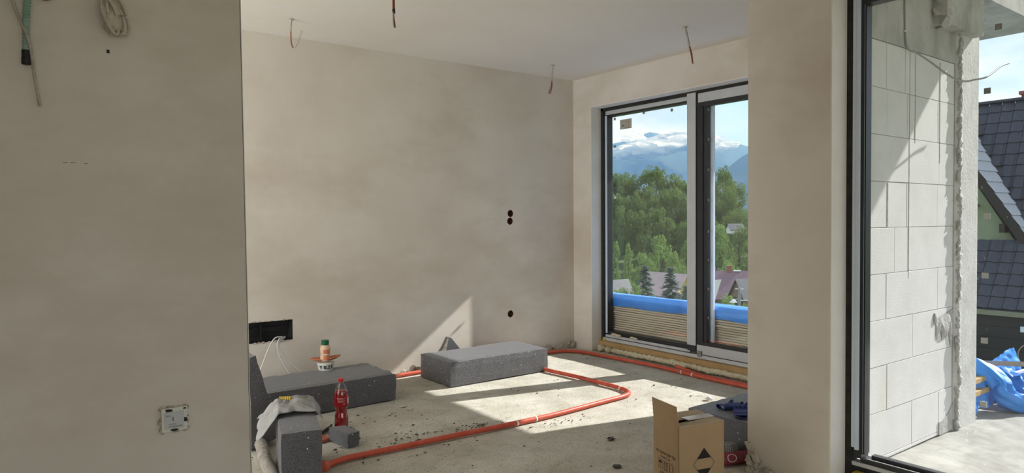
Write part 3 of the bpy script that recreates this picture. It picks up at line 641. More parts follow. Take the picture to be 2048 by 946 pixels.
b.build('label_band', M['white'], l_)

# ------------------------------------------------------------------ grey cloth draped by a small cloth simulation
cb_ = Matrix.Translation((1.227, 3.527, 0)) @ Matrix.Rotation(R(-15.1), 4, 'Z')
def ridge_(x, y, s): return 1-abs(noise.noise(Vector((x, y, s))))*2.2
def cloth_pt(u, v):
    """cloth in the block's own frame: u across (-1 left .. 1 right), v front to back"""
    e = .035*noise.noise(Vector((u*2.2, v*2.2, 3)))
    x = -.032+.160*(u+.14*noise.noise(Vector((v*3, 1, 8)))); y = .025+.26*v+e*(1-abs(v-.5))+.03*noise.noise(Vector((u*3.5, 7, v)))
    wv = noise.noise(Vector((x*7, y*7, 2)))*.05
    f = .034*ridge_(x*5+y*3, (y+wv)*17-x*6, 1)+.014*ridge_(x*9-y*5, (y+wv)*34+x*9, 5)
    mid = math.sin(math.pi*min(1, max(0, (u+1)/2)))**.5
    bl = math.sin(math.pi*min(1, max(0, v)))**.6
    z = .309+max(-.003, f+.006)*(.3+.7*mid)*(.35+.65*bl)+.020*bl*mid
    lft = max(0, -.092-x); rgt = max(0, x-.096)
    z -= .75*lft+(.55*(1-v))*lft; z -= 1.2*rgt
    return cb_ @ Vector((x, y, z))
base = Vector((1.22, 3.70, .30))
b = MB(); b.grid(84, 64, lambda u, v: cloth_pt(2*u-1, v)-base)
o = b.build('cloth', M['towel'], smooth=True); o.location = base
md = o.modifiers.new('t', 'SOLIDIFY'); md.thickness = .003; md.offset = 1
tag(o, 'crumpled grey cloth draped over the end of the narrow block', 'cloth')
zt = .356
b = MB(); pr = []
for k in range(25): pr.append((.0125+.0022*math.sin(k*1.5), .062*k/24))
b.lathe([(0, 0)]+pr+[(0, .062)], 14, Matrix.Rotation(R(90), 4, 'Y'))
o = b.build('ribbed_tube', M['yellow'], smooth=True); o.location = (1.19, 3.70, zt+.013); o.rotation_euler = (0, 0, R(-30)); tag(o, 'short yellow ribbed tube lying on the grey cloth', 'tube')

# ------------------------------------------------------------------ carton of foam cans
t = thing('carton', 'open brown cardboard carton with a raised flap and black print', 'box', (2.733, 2.20, 0), math.atan2(-.068, .259))
cl, cw, chh, th = .268, .214, .33, .004
b = MB(); b.box(-cl/2, cl/2, -cw/2, -cw/2+th, 0, chh).box(-cl/2, cl/2, cw/2-th, cw/2, 0, chh).box(-cl/2, -cl/2+th, -cw/2, cw/2, 0, chh).box(cl/2-th, cl/2, -cw/2, cw/2, 0, chh).box(-cl/2, cl/2, -cw/2, cw/2, 0, th)
body = b.build('carton_body', M['card'], t, bevel=.0012, seg=1)
# raised flap on the left end
b = MB(); b.prism([(-cl/2, -cw/2+.001, chh-.002), (-cl/2, cw/2-.001, chh-.002), (-cl/2-.010, cw/2-.002, chh+.098), (-cl/2-.010, -cw/2+.008, chh+.098)], (.0035, 0, 0)); b.build('flap', M['card'], t)
# folded-in long flaps, slightly sunk where they meet
b = MB(); b.prism([(-cl/2+.004, -cw/2, chh), (cl/2, -cw/2, chh+.001), (cl/2, -.004, chh-.004), (-cl/2+.02, -.012, chh-.020)], (0, 0, .0035)); b.build('flap', M['cardin'], t)
b = MB(); b.prism([(-cl/2+.004, cw/2, chh), (cl/2, cw/2, chh+.001), (cl/2, .004, chh-.003), (-cl/2+.03, .012, chh-.008)], (0, 0, .0035)); b.build('flap', M['cardin'], t)
b = MB(); b.prism([(-.02, -.028, chh-.0005), (cl/2+.001, -.026, chh+.0015), (cl/2+.001, .024, chh+.0015), (-.03, .022, chh-.001)], (0, 0, .0045)); b.box(cl/2, cl/2+.0008, -.026, .024, chh-.045, chh+.003); b.build('tape', M['tape'], t)
# print on the front: limited-quantity diamond
fy = -cw/2-.0006
D0 = Vector((.012, fy, .137)); r1 = .082; 
def dia(p): return (D0.x+p[0]*.062, fy, D0.z+p[1]*.076)
b = MB()
for poly in ([(0, 1), (-.66, .34), (.66, .34)], [(0, -1), (.66, -.34), (-.66, -.34)]):
    sh = -.0
    b.prism([dia(p) for p in poly], (0, -.0004, 0))
for (p, q) in (((0, 1), (1, 0)), ((1, 0), (0, -1)), ((0, -1), (-1, 0)), ((-1, 0), (0, 1))):
    P, Q = Vector(dia(p)), Vector(dia(q)); n = (Q-P).normalized().cross(Vector((0, 1, 0)))*.0009
    b.prism([P+n, Q+n, Q-n, P-n], (0, -.0004, 0))
b.build('diamond_mark', M['ink'], body)
# print on the left end (reads along -y)
fx = -cl/2-.0006
def em(y, z): return frame_m((fx, y, z), (0, -1, 0), (0, 0, 1), (-1, 0, 0))
text('print_text', 'PU-GUN-FOAM 750', .021, M['ink'], body, em(.0, .168), sx=.88)
text('print_text', 'Package: 12 cans', .0125, M['ink'], body, em(.002, .149), sx=.95)
text('print_text', 'UN 1950', .023, M['ink'], body, em(.002, .066))
text('print_text', 'Aerosols', .0125, M['ink'], body, em(.002, .047))
b = MB()
def bar(y0, z0, y1, z1, w=.0012):
    P, Q = Vector((fx, y0, z0)), Vector((fx, y1, z1)); n = (Q-P).normalized().cross(Vector((1, 0, 0)))*w/2
    b.prism([P+n, Q+n, Q-n, P-n], (-.0004, 0, 0))
for yc in (.045, .0, -.045):
    for (a, c) in (((-.017, -.024), (.017, -.024)), ((.017, -.024), (.017, .024)), ((.017, .024), (-.017, .024)), ((-.017, .024), (-.017, -.024))): bar(yc+a[0], .110+a[1], yc+c[0], .110+c[1], .001)
b.prism([(fx, .045+.013*math.cos(q), .110+.004+.013*math.sin(q)) for q in np.linspace(0, math.pi, 9)], (-.0004, 0, 0)); bar(.045, .114, .045, .092, .0016); bar(.045, .092, .041, .092, .0016)
for y in (.007, -.007):
    bar(y, .094, y, .124, .003); b.prism([(fx, y-.005, .121), (fx, y+.005, .121), (fx, y, .130)], (-.0004, 0, 0))
bar(-.011, .0905, .011, .0905, .002)
bar(-.055, .092, -.055, .125, .001); bar(-.035, .092, -.035, .125, .003); bar(-.035, .092, -.055, .092, .001); bar(-.033, .128, -.055, .128, .001)
b.build('handling_symbols', M['ink'], body)

# ------------------------------------------------------------------ gloves on the block (skinned palm and five fingers)
def glove(name, label, loc, rotz, curl, flip=1, seed=0):
    bm = bmesh.new(); sk = []
    def chain(pts, rs, root=None):
        prev = root
        for p, r in zip(pts, rs):
            v = bm.verts.new(p); sk.append(r)
            if prev is not None: bm.edges.new((prev, v))
            prev = v
        return prev
    z = .014; rn = random.Random(seed)
    wrist = bm.verts.new((-.075, 0, z)); sk.append((.040, .012))
    palm = chain([(-.03, 0, z), (.012, .0, z+.003)], [(.040, .013), (.042, .014)], wrist)
    for (y, l, a) in ((-.032, .058, -.20), (-.011, .072, -.05), (.011, .068, .06), (.031, .052, .22)):
        ps = []; x0, y0 = .03, y*flip
        for k in range(4):
            s_ = l*(k+1)/4; ps.append((x0+s_*math.cos(a), y0+s_*math.sin(a)*flip, z+curl*math.sin(k*.9+rn.random())*.012+.004))
        chain([(x0, y0, z+.004)]+ps, [(.011, .009)]*2+[(.0105, .0085), (.010, .008), (.008, .007)], palm)
    chain([(-.015, -.044*flip, z), (.012, -.066*flip, z+.004), (.036, -.076*flip, z+.006)], [(.012, .010), (.011, .009), (.009, .008)], palm)
    me = bpy.data.meshes.new(name); bm.to_mesh(me); bm.free()
    o = bpy.data.objects.new(name, me); COL.objects.link(o); md = o.modifiers.new('skin', 'SKIN')
    for v, r in zip(me.skin_vertices[0].data, sk): v.radius = r
    me.skin_vertices[0].data[0].use_root = True
    md.use_smooth_shade = True; ms = o.modifiers.new('sub', 'SUBSURF'); ms.levels = 2; ms.render_levels = 2
    dg = bpy.context.evaluated_depsgraph_get(); m2 = bpy.data.meshes.new_from_object(o.evaluated_get(dg)); o.modifiers.clear(); o.data = m2
    for v in m2.vertices:
        k = .5+.5*noise.noise(v.co*22+Vector((seed, 0, 0)))
        v.co.z += .016*(k-.4)*(v.co.z > .006); v.co.y += .008*noise.noise(v.co*15+Vector((0, seed, 5))); v.co.z = max(v.co.z, .001)
    m2.materials.clear(); m2.materials.append(M['glove']); m2.polygons.foreach_set('use_smooth', [True]*len(m2.polygons))
    o.location = loc; o.rotation_euler = (0, 0, rotz); tag(o, label, 'glove')
    q = MB(); q.grid(20, 4, lambda u, w: (-.075-.03*w, .042*math.cos(2*math.pi*u), .016+.013*math.sin(2*math.pi*u)+.003*math.sin(20*u))); q.build('cuff', M['glove'], o, smooth=True)
    return o
glove('work_glove', 'navy work glove lying on the block nearest its front edge', (3.385, 2.35, .2), R(40), 1.0, 1, 1)
glove('work_glove', 'navy work glove lying on the block behind the other glove', (3.475, 2.45, .2), R(-18), -1.0, -1, 7)
# can and grey collar beside the pier
t = thing('foam_can', 'dark red spray can lying on the floor between carton and pier', 'can', (3.16, 2.225, .034), R(-18))
m = Matrix.Rotation(R(90), 4, 'Y') @ Matrix.Translation((0, 0, -.12))
MB().lathe([(0, .0), (.024, .0), (.0325, .008), (.0325, .20), (.026, .215), (.013, .222), (0, .224)], 24, m).build('can_body', M['canred'], t, smooth=True)
b = MB(); 
for (r0, r1) in ((.019, .0235),):
    n = 26; vs = []; 
    for k in range(n):
        a = 2*math.pi*k/n
        for r in (r0, r1):
            x = -.045+1.25*r*math.cos(a); s_ = r*math.sin(a)/.0329; ang = R(205)+s_
            vs.append((x, .0330*math.cos(ang), -.0330*math.sin(ang)*.98))
    b.add(vs, [(2*k, 2*k+1, (2*k+3) % (2*n), (2*k+2) % (2*n)) for k in range(n)])
b.build('white_ring', M['padw'], t)
o = MB(); pr = []
for k in range(36):
    a0 = 2*math.pi*k/36
    o.box(-.003, .003, .043, .049, .0, .034, Matrix.Rotation(a0, 4, 'Z'))
o.lathe([(0, .040), (.040, .040), (.045, .034), (.045, .0), (0, 0)], 28)
o = o.build('grey_cap', M['cancap'], smooth=False); o.location = (3.165, 2.295, .052); o.rotation_euler = (R(-10), R(6), 0); tag(o, 'dusty grey ribbed cap resting behind the red spray can', 'cap')
o.scale = (1.35, 1.35, 1.1)
b = MB(); b.box(-.06, .06, -.04, .04, 0, .05); o = b.build('polystyrene_offcut', M['eps'], bevel=.005); o.location = (3.17, 2.315, 0); tag(o, 'small dark offcut under the grey ribbed cap', 'offcut')
# broken plaster at the foot of the pier
b = MB()
for k in range(34):
    y = 2.10-.16*rnd.random()**1.4; h = max(.0, .16-.9*(2.10-y))
    b.blob((3.094-.01*rnd.random(), y, h*rnd.random()), .010+.014*rnd.random(), 1, .6, k, (.7, 1, 1))
b.build('broken_plaster', M['rubble'], wp)

# ------------------------------------------------------------------ crumbs on the floor
b = MB()
for k in range(620):
    x, y = rnd.uniform(1.0, 4.7), rnd.uniform(2.2, 5.25)
    if rnd.random() < .35: x, y = 1.5+.9*rnd.random(), 3.4+.9*rnd.random()
    b.cur = 1 if rnd.random() < .22 else 0
    r_ = .002+.007*rnd.random()**4
    b.blob((x, y, r_*.3), r_, 0 if r_ < .006 else 1, .6, k, (1.3, .8, .5))
b.cur = 0
for (cx, cy, n, s_) in ((2.44, 3.66, 60, .08), (2.02, 3.72, 30, .09), (2.95, 3.40, 24, .10), (1.60, 4.0, 22, .06)):
    for k in range(n):
        r_ = .002+.005*rnd.random(); b.blob((cx+rnd.gauss(0, s_), cy+rnd.gauss(0, s_*.35), r_*.3), r_, 0, .5, k, (1.3, .8, .5))
o = b.build('floor_crumbs', [M['crumb'], M['crumbl']]); tag(o, 'dark and pale crumbs scattered over the concrete floor', 'debris', kind='stuff')
b = MB(); b.blob((0, 0, .012), .02, 2, .6, 3, (1.5, 1, .8)); o = b.build('paper_scrap', M['white']); o.location = (4.13, 3.14, 0); tag(o, 'white crumpled scrap on the floor behind the carton', 'scrap')
b = MB(); b.blob((0, 0, .004), .018, 2, .3, 5, (1.4, .8, .3)); o = b.build('flat_chip', M['crumbl']); o.location = (2.28, 4.36, 0); tag(o, 'flat pale chip on the floor in front of the long block', 'chip')
for (x, y, r_, lb) in ((2.92, 2.93, .018, 'dark clod on the shaded floor left of the carton'), (2.62, 2.58, .018, 'dark clod in the foreground left of the carton foot'), (1.98, 3.60, .018, 'dark clod lying against the red conduit')):
    b = MB(); b.blob((0, 0, r_*.35), r_, 2, .7, int(x*30), (1.4, .9, .55)); o = b.build('clod', M['crumb']); o.location = (x, y, 0); tag(o, lb, 'clod')
b = MB(); b.tube([(0, 0, .012), (.06, .05, .016), (.12, .12, .012)], [.010, .012, .007], 7); o = b.build('wood_splinter', M['barge']); o.location = (1.56, 4.08, 0); tag(o, 'dark stick on the floor beside the red bottle', 'stick')
b = MB(); b.box(-.045, .045, -.05, .05, 0, .02); o = b.build('brick_piece', M['brick'], bevel=.006); o.location = (1.53, 3.99, 0); o.rotation_euler = (0, 0, .4); tag(o, 'flat red brick piece between narrow block and wedge', 'brick')

# ------------------------------------------------------------------ cables
def cable(parent, name, mat, pts, r, n=8, loc=None):
    P = catmull(pts, n); l = Vector(loc or (0, 0, 0)); b = MB(); b.tube([p-l for p in P], r, 8); return b.build(name, mat, parent, smooth=True)
nl = (1.70, 5.28, .41)
t = thing('data_cable', 'white cable arching out of the niche down to the left', 'cable', nl)
cable(t, 'cable_sheath', M['white_cable'], [(1.77, 5.35, .425), (1.752, 5.30, .428), (1.70, 5.25, .444), (1.655, 5.235, .438), (1.61, 5.23, .375), (1.565, 5.225, .27), (1.53, 5.22, .19)], .0048, loc=nl)
t = thing('data_cable', 'pair of white cables falling from the niche behind the long block', 'cable', nl)
cable(t, 'cable_sheath', M['white_cable'], [(1.76, 5.34, .418), (1.735, 5.30, .426), (1.70, 5.27, .424), (1.682, 5.26, .375), (1.70, 5.26, .29), (1.74, 5.262, .21), (1.79, 5.265, .12)], .0045, loc=nl)
cable(t, 'cable_sheath', M['white_cable'], [(1.765, 5.34, .416), (1.74, 5.30, .420), (1.71, 5.275, .414), (1.695, 5.268, .375), (1.735, 5.27, .30), (1.80, 5.275, .22), (1.88, 5.275, .14)], .0045, loc=nl)
def ceil_cable(label, at_, sheath, wires, rs=.0055, rw=.0035, stain=None):
    t = thing('ceiling_cable', label, 'cable', at_)
    cable(t, 'cable_sheath', M['dirty_cable'], sheath, rs, loc=at_)
    for wr in wires: cable(t, 'wire', M['brown_wire'], wr, rw, loc=at_)
    MB().lathe([(0, .002), (.016, .001), (.020, -.001), (.011, -.006), (0, -.006)], 12).build('ceiling_hole', M['rubble'], t)
    return t
t = ceil_cable('cable hooked upwards, hanging from the ceiling left of the others', (1.682, 4.841, CH), [(1.682, 4.841, CH), (1.676, 4.845, 2.70), (1.676, 4.842, 2.665)],
           [[(1.676, 4.842, 2.67), (1.676, 4.84, 2.61), (1.682, 4.836, 2.565), (1.690, 4.83, 2.552)]], .0065, .0045)
cable(t, 'wire_tip', M['dirty_cable'], [(1.690, 4.83, 2.552), (1.702, 4.82, 2.562), (1.718, 4.81, 2.60), (1.738, 4.797, 2.672)], .0038, loc=(1.682, 4.841, CH))
ceil_cable('long twisted cable hanging from the ceiling before the far window', (4.125, 3.35, CH), [(4.125, 3.35, CH), (4.136, 3.342, 2.70), (4.150, 3.33, 2.61)],
           [[(4.150, 3.33, 2.62), (4.16, 3.32, 2.55), (4.168, 3.312, 2.483)], [(4.150, 3.334, 2.62), (4.165, 3.322, 2.56), (4.164, 3.314, 2.50)]], .008, .0055)
ceil_cable('thin cable with two split wires hanging near the far corner', (4.129, 4.879, CH), [(4.129, 4.879, CH), (4.122, 4.881, 2.68), (4.118, 4.884, 2.61)],
           [[(4.118, 4.884, 2.615), (4.114, 4.886, 2.57), (4.096, 4.895, 2.51), (4.094, 4.897, 2.488)], [(4.118, 4.884, 2.615), (4.119, 4.883, 2.56), (4.106, 4.889, 2.50), (4.098, 4.893, 2.492)]], .0055, .0045)
t = ceil_cable('cable with a black taped joint hanging at the top edge', (1.548, 3.02, CH), [(1.548, 3.02, CH), (1.545, 3.015, 2.68), (1.544, 3.012, 2.60)],
           [[(1.544, 3.012, 2.62), (1.541, 3.008, 2.46), (1.540, 3.006, 2.33), (1.545, 3.0, 2.255)], [(1.547, 3.012, 2.62), (1.545, 3.007, 2.46), (1.544, 3.005, 2.36), (1.545, 3.003, 2.34)]], .006, .004)
cable(t, 'tape_joint', M['black'], [(1.5425, 3.007, 2.345), (1.5425, 3.006, 2.325)], .0075, 2, loc=(1.548, 3.02, CH))
cable(t, 'wire_tip', M['dirty_cable'], [(1.538, 3.004, 2.33), (1.537, 3.002, 2.28), (1.541, 3.0, 2.254)], .0035, loc=(1.548, 3.02, CH))

# corrugated tube with cables on the left wall
t = thing('corrugated_conduit', 'green corrugated tube with a taped black end on the left wall', 'conduit', (.09, 2.97, 2.2))
c0 = Vector((.09, 2.97, 2.2)); P = catmull([(.118, 2.972, 2.36), (.108, 2.965, 2.25), (.098, 2.955, 2.15), (.089, 2.95, 2.05), (.086, 2.95, 1.925)], 40)
b = MB(); b.tube([p-c0 for p in P], [.0115+.0016*math.sin(k*1.57) for k in range(len(P))], 12); b.build('tube', M['green_tube'], t, smooth=False)
cable(t, 'taped_end', M['black'], [(.086, 2.95, 1.93), (.086, 2.95, 1.905), (.085, 2.95, 1.880)], [.0135]*8+[.0142]*8+[.0125], loc=c0)
cable(t, 'cable', M['dirty_cable'], [(.05, 2.98, 2.36), (.046, 2.97, 2.18), (.052, 2.96, 2.10), (.072, 2.955, 2.03), (.088, 2.93, 1.98), (.098, 2.94, 1.94), (.108, 2.955, 1.85), (.124, 2.975, 1.742)], .0052, loc=c0)
cable(t, 'cable', M['brown_wire'], [(.118, 2.965, 2.135), (.14, 2.955, 2.118), (.165, 2.955, 2.128), (.185, 2.965, 2.16)], .0042, loc=c0)
cable(t, 'cable', M['dirty_cable'], [(.065, 2.97, 2.17), (.08, 2.95, 2.125), (.10, 2.95, 2.122), (.115, 2.955, 2.14)], .0048, loc=c0)
# bundled cable coil on the left wall
t = thing('cable_coil', 'plaster splashed coil of cable hanging from the left wall', 'cable', (.362, 2.965, 2.095))
t.scale = (.86, .86, .86)
c0 = Vector((.37, 2.965, 2.06))
tilt = Matrix.Rotation(R(-16), 4, 'Y')
for k in range(7):
    a_, c_w = .030+.005*rnd.random(), .074+.006*rnd.random(); off = Vector((-.022+.0075*k, -.030+.008*(k % 3)+.004*k, .004*rnd.random()))
    pts = [off+Vector((a_*math.cos(q)*.75, -.012*math.sin(q*2+k), c_w*math.sin(q))) for q in np.linspace(0, 2*math.pi*.98, 15)]
    pts = [tilt @ p for p in pts]
    b = MB(); b.tube(catmull(pts, 4), .0062, 7); b.build('cable_loop', M['cream_cable'], t, smooth=True)
b = MB(); b.blob(tilt @ Vector((-.012, -.012, .0)), .040, 3, .35, 5, (.75, .45, 1.7)); b.build('plaster_lump', M['cream_cable'], t, smooth=True)
cable(t, 'tie', M['dirty_cable'], [(-.055, .034, .12), (-.052, .0, .082), (-.035, -.03, .074), (-.012, -.03, .078), (-.006, .0, .09)], .005)
# flush junction box on the left wall
t = thing('junction_box', 'white flush junction box with a printed cover on the left wall', 'electrical box', (.543, YL, .54), 0)
MB().box(-.047, .047, -.020, .02, -.047, .047).build('box_frame', M['tub'], t, bevel=.003)
cv = MB().box(-.036, .034, -.0225, -.019, -.036, .032).build('cover', M['film'], t, bevel=.001)
fm = lambda x, z: frame_m((x, -.0229, z), (1, 0, 0), (0, 0, 1), (0, -1, 0))
text('printed_text', 'ATTENZIONE', .0085, M['inkgrey'], cv, fm(.002, -.027), sx=.95); text('printed_text', 'AVVISO', .0075, M['inkgrey'], cv, fm(-.008, -.017)); text('printed_text', 'Simet', .008, M['inkgrey'], cv, fm(-.022, .018))
MB().box(-.0075, -.0045, -.0229, -.0225, -.004, .012).build('printed_mark', M['inkgrey'], cv)
for q in (((-.020, -.020, .038), .010, 2, .4, 2, (1.4, .3, .6)), ((.040, -.020, -.006), .008, 2, .5, 3, (.9, .3, 1.2)), ((.037, -.020, .040), .005, 2, .4, 5, (1.2, .3, .7)), ((.0, -.020, -.041), .010, 2, .4, 7, (1.5, .3, .5))): MB().blob(*q).build('break_out', M['black'], t)
b = MB()
for k in range(30):
    sd_ = k % 4; q = rnd.uniform(-.05, .05); e = .047+.004*rnd.random()
    p = [(q, e), (q, -e), (e, q), (-e, q)][sd_]; b.blob((p[0], -.012*rnd.random()-.002, p[1]), .004+.005*rnd.random(), 1, .5, k, (1, .6, 1))
b.build('plaster_splash', M['rubble'], t)['kind'] = 'stuff'
# ------------------------------------------------------------------ boards stacked outside the far window, blue tarpaulin over them
NB = 18; zt0 = .06
ords = ['lowest', 'second', 'third', 'fourth', 'fifth', 'sixth', 'seventh', 'eighth', 'ninth', 'tenth', 'eleventh', 'twelfth', 'thirteenth', 'fourteenth', 'fifteenth', 'sixteenth', 'seventeenth']
for k in range(NB):
    jx, jy = rnd.uniform(-.011, .011), rnd.uniform(-.03, .05); th = .0225
    b = MB(); b.box(-.30, .30, -1.52, 1.72, 0, th-.0050); o = b.build('board', M['board'], bevel=.002, seg=1)
    o.location = (5.335+jx, 3.62+jy, zt0+k*th); o.rotation_euler = (0, 0, rnd.uniform(-.0015, .0015))
    tag(o, ('uppermost board of the stack, right under the blue tarpaulin' if k == NB-1 else ords[k]+' board counted from the bottom of the stack outside the window'), 'board', 'boards stacked outside the window')
for i, y in enumerate((2.2, 3.6, 5.0)):
    o = Box('batten', M['wood'], (-.29, .29, -.04, .04, 0, .06)); o.location = (5.335, y, -.002); tag(o, ['batten under the terrace end of the board stack', 'batten under the middle of the board stack', 'batten under the far end of the board stack'][i], 'batten', 'battens under the board stack')
zs_ = zt0+NB*.0225
t = thing('tarpaulin', 'blue tarpaulin covering the board stack outside and bunched at its end', 'tarpaulin', (5.475, 3.62, zs_))
base = Vector((5.475, 3.62, zs_))
prof = [(-.455, -.018), (-.456, .02), (-.450, .065), (-.43, .088), (-.395, .096), (-.3, .088), (-.15, .066), (0, .045), (.12, .03), (.172, .0), (.178, -.1), (.182, -.3)]
pl = catmull([(x, 0, z) for x, z in prof], 5); ns = len(pl)
def tsheet(u, v):
    p = pl[min(ns-1, int(round(v*(ns-1))))]; y = -1.56+3.38*u; a = 1 if v < .3 else .6
    n1 = noise.noise(Vector((y*1.4, v*7, 0)))*.014+noise.noise(Vector((y*4, v*16, 4)))*.006
    hem = .022*noise.noise(Vector((y*1.1, 9, 0)))*(v < .12)+.008*noise.noise(Vector((y*5, 9, 0)))*(v < .12)
    if u < .02: pass
    return (p.x-abs(n1)*.4*a, y, p.z+n1*a+hem)
MB().grid(110, ns, tsheet).build('cover_sheet', M['tarp'], t, smooth=True)
# sheet hanging over the terrace end of the stack, with a bunched roll spilling on the floor
def hang(u, v):
    x = .02+.85*u; s_ = v
    fold = .035*math.sin(u*19+3*noise.noise(Vector((u*4, v*2, 0))))*s_+.02*noise.noise(Vector((u*9, v*6, 2)))
    return (x, -1.66-.06*math.sin(v*1.5)-abs(fold)*1.1-.02, -.19-.03*math.sin(u*5)-.27*v)
# the left part of the end stays open so the board ends show
MB().grid(60, 26, lambda u, v: hang(u, v)).build('end_sheet', M['tarp'], t, smooth=True)
MB().grid(30, 16, lambda u, v: (-.40+.38*u, -1.78-.025*math.sin(u*9)-.03*abs(noise.noise(Vector((u*7, v*5, 5))))-.03*v, -.27-.17*v+.05*math.sin(u*3.2+.6)*(1-v))).build('hem_sheet', M['tarp'], t, smooth=True)
def twist(name, pts, rr, seed, seg=26, lobes=5):
    P = catmull(pts, 10); n = len(P); vs = []; up = Vector((0, 0, 1))
    for i in range(n):
        tt = (P[min(i+1, n-1)]-P[max(i-1, 0)]).normalized(); a = tt.cross(up)
        if a.length < .1: a = Vector((1, 0, 0))
        a.normalize(); c = a.cross(tt).normalized(); f = i/(n-1)
        r0 = float(np.interp(f, np.linspace(0, 1, len(rr)), rr))
        for k in range(seg):
            q = 2*math.pi*k/seg; tw = q+f*1.8
            r = r0*(1+.16*math.sin(lobes*tw+seed)+.12*math.sin((lobes+4)*tw+f*9)+.22*noise.noise(Vector((math.cos(q)*1.5+seed, math.sin(q)*1.5, f*5))))
            p = P[i]+r*(math.cos(q)*a*.9+math.sin(q)*c)-base
            p.z = max(p.z, .004-base.z); vs.append(p)
    fs = [(i*seg+k, i*seg+(k+1) % seg, (i+1)*seg+(k+1) % seg, (i+1)*seg+k) for i in range(n-1) for k in range(seg)]
    fs += [tuple(range(seg-1, -1, -1)), tuple((n-1)*seg+k for k in range(seg))]
    b = MB(); b.add(vs, fs); return b.build(name, M['tarp'], t, smooth=True)
twist('bunched_roll', [(5.22, 2.10, .38), (5.32, 1.98, .33), (5.42, 1.86, .27), (5.47, 1.76, .18), (5.47, 1.70, .09), (5.58, 1.63, .055), (5.80, 1.60, .06), (6.1, 1.6, .055)], [.05, .06, .065, .07, .07, .055, .06, .05], 1)
twist('bunched_fold', [(5.80, 1.84, .20), (5.74, 1.76, .15), (5.74, 1.70, .09), (5.9, 1.64, .08), (6.2, 1.66, .07)], [.05, .06, .07, .07, .05], 4, 20, 4)
# loose lumber by the end of the stack
o = Box('plank', M['plank'], (-.5, .9, -.05, .05, 0, .032)); o.location = (5.62, 1.82, .275); o.rotation_euler = (R(-12), 0, R(-48)); tag(o, 'grey plank lying on top of the tarpaulin end by the terrace', 'plank', None)
for i, (x, y, z, w, lb) in enumerate(((5.34, 1.845, .205, .22, 'upper light batten end sticking out beside the concrete column'), (5.36, 1.83, .13, .25, 'lower light batten end sticking out beside the concrete column'))):
    o = Box('batten', M['wood'], (-.3, w, -.04, .04, 0, .03)); o.location = (x-.15, y, z); tag(o, lb, 'batten')
o = Box('batten', M['housewhite'], (-.2, .8, -.012, .012, 0, .016)); o.location = (5.75, 1.80, .18); o.rotation_euler = (0, 0, R(-4)); tag(o, 'thin white batten lying across the blue tarpaulin on the right', 'batten')
# loose cable on the outside of the block wall
nl = (4.05, 1.765, 2.5)
t2 = thing('outdoor_cable', 'white cable down the block wall, its free end curving out to the right', 'cable', nl)
cable(t2, 'cable_sheath', M['outcable'], [(4.045, 1.766, CH), (4.048, 1.764, 2.55), (4.055, 1.764, 2.36), (4.068, 1.755, 2.265), (4.13, 1.735, 2.245), (4.22, 1.70, 2.20), (4.31, 1.64, 2.125), (4.42, 1.61, 2.10), (4.57, 1.60, 2.125), (4.72, 1.60, 2.155), (4.84, 1.60, 2.20), (4.97, 1.60, 2.255), (5.1, 1.60, 2.29)], .0055, loc=nl)
for z in (2.62, 2.36): MB().box(-.012, .012, -.009, .002, -.004, .004).build('cable_clip', M['padw'], t2).location = (4.049-nl[0], 1.767-nl[1], z-nl[2])

# ------------------------------------------------------------------ ground of the valley
def ground(d):
    xs = [0, 8, 30, 60, 100, 150, 180, 200, 230, 260, 300, 500, 900, 3000]
    zs = [-4.2, -4.4, -7, -9, -12, -17, -16.5, -12, -5, 1, 2, -10, -30, -60]
    return float(np.interp(d, xs, zs))
b = MB(); ds = [0, 4, 8, 14, 20, 30, 40, 50, 60, 80, 100, 125, 150, 165, 180, 190, 200, 215, 230, 245, 260, 300, 400, 500, 900, 1800, 3000, 6000, 9000]
def gfn(u, v):
    d = ds[int(round(v*(len(ds)-1)))]; a = R(-60+170*u)
    return (d*math.cos(a), d*math.sin(a), ground(d)+(.8*noise.noise(Vector((d*math.cos(a)*.05, d*math.sin(a)*.05, 0))) if 20 < d < 400 else 0))
g_ = MB().grid(90, len(ds), gfn).build('ground', M['grass'], smooth=True); structure(g_)

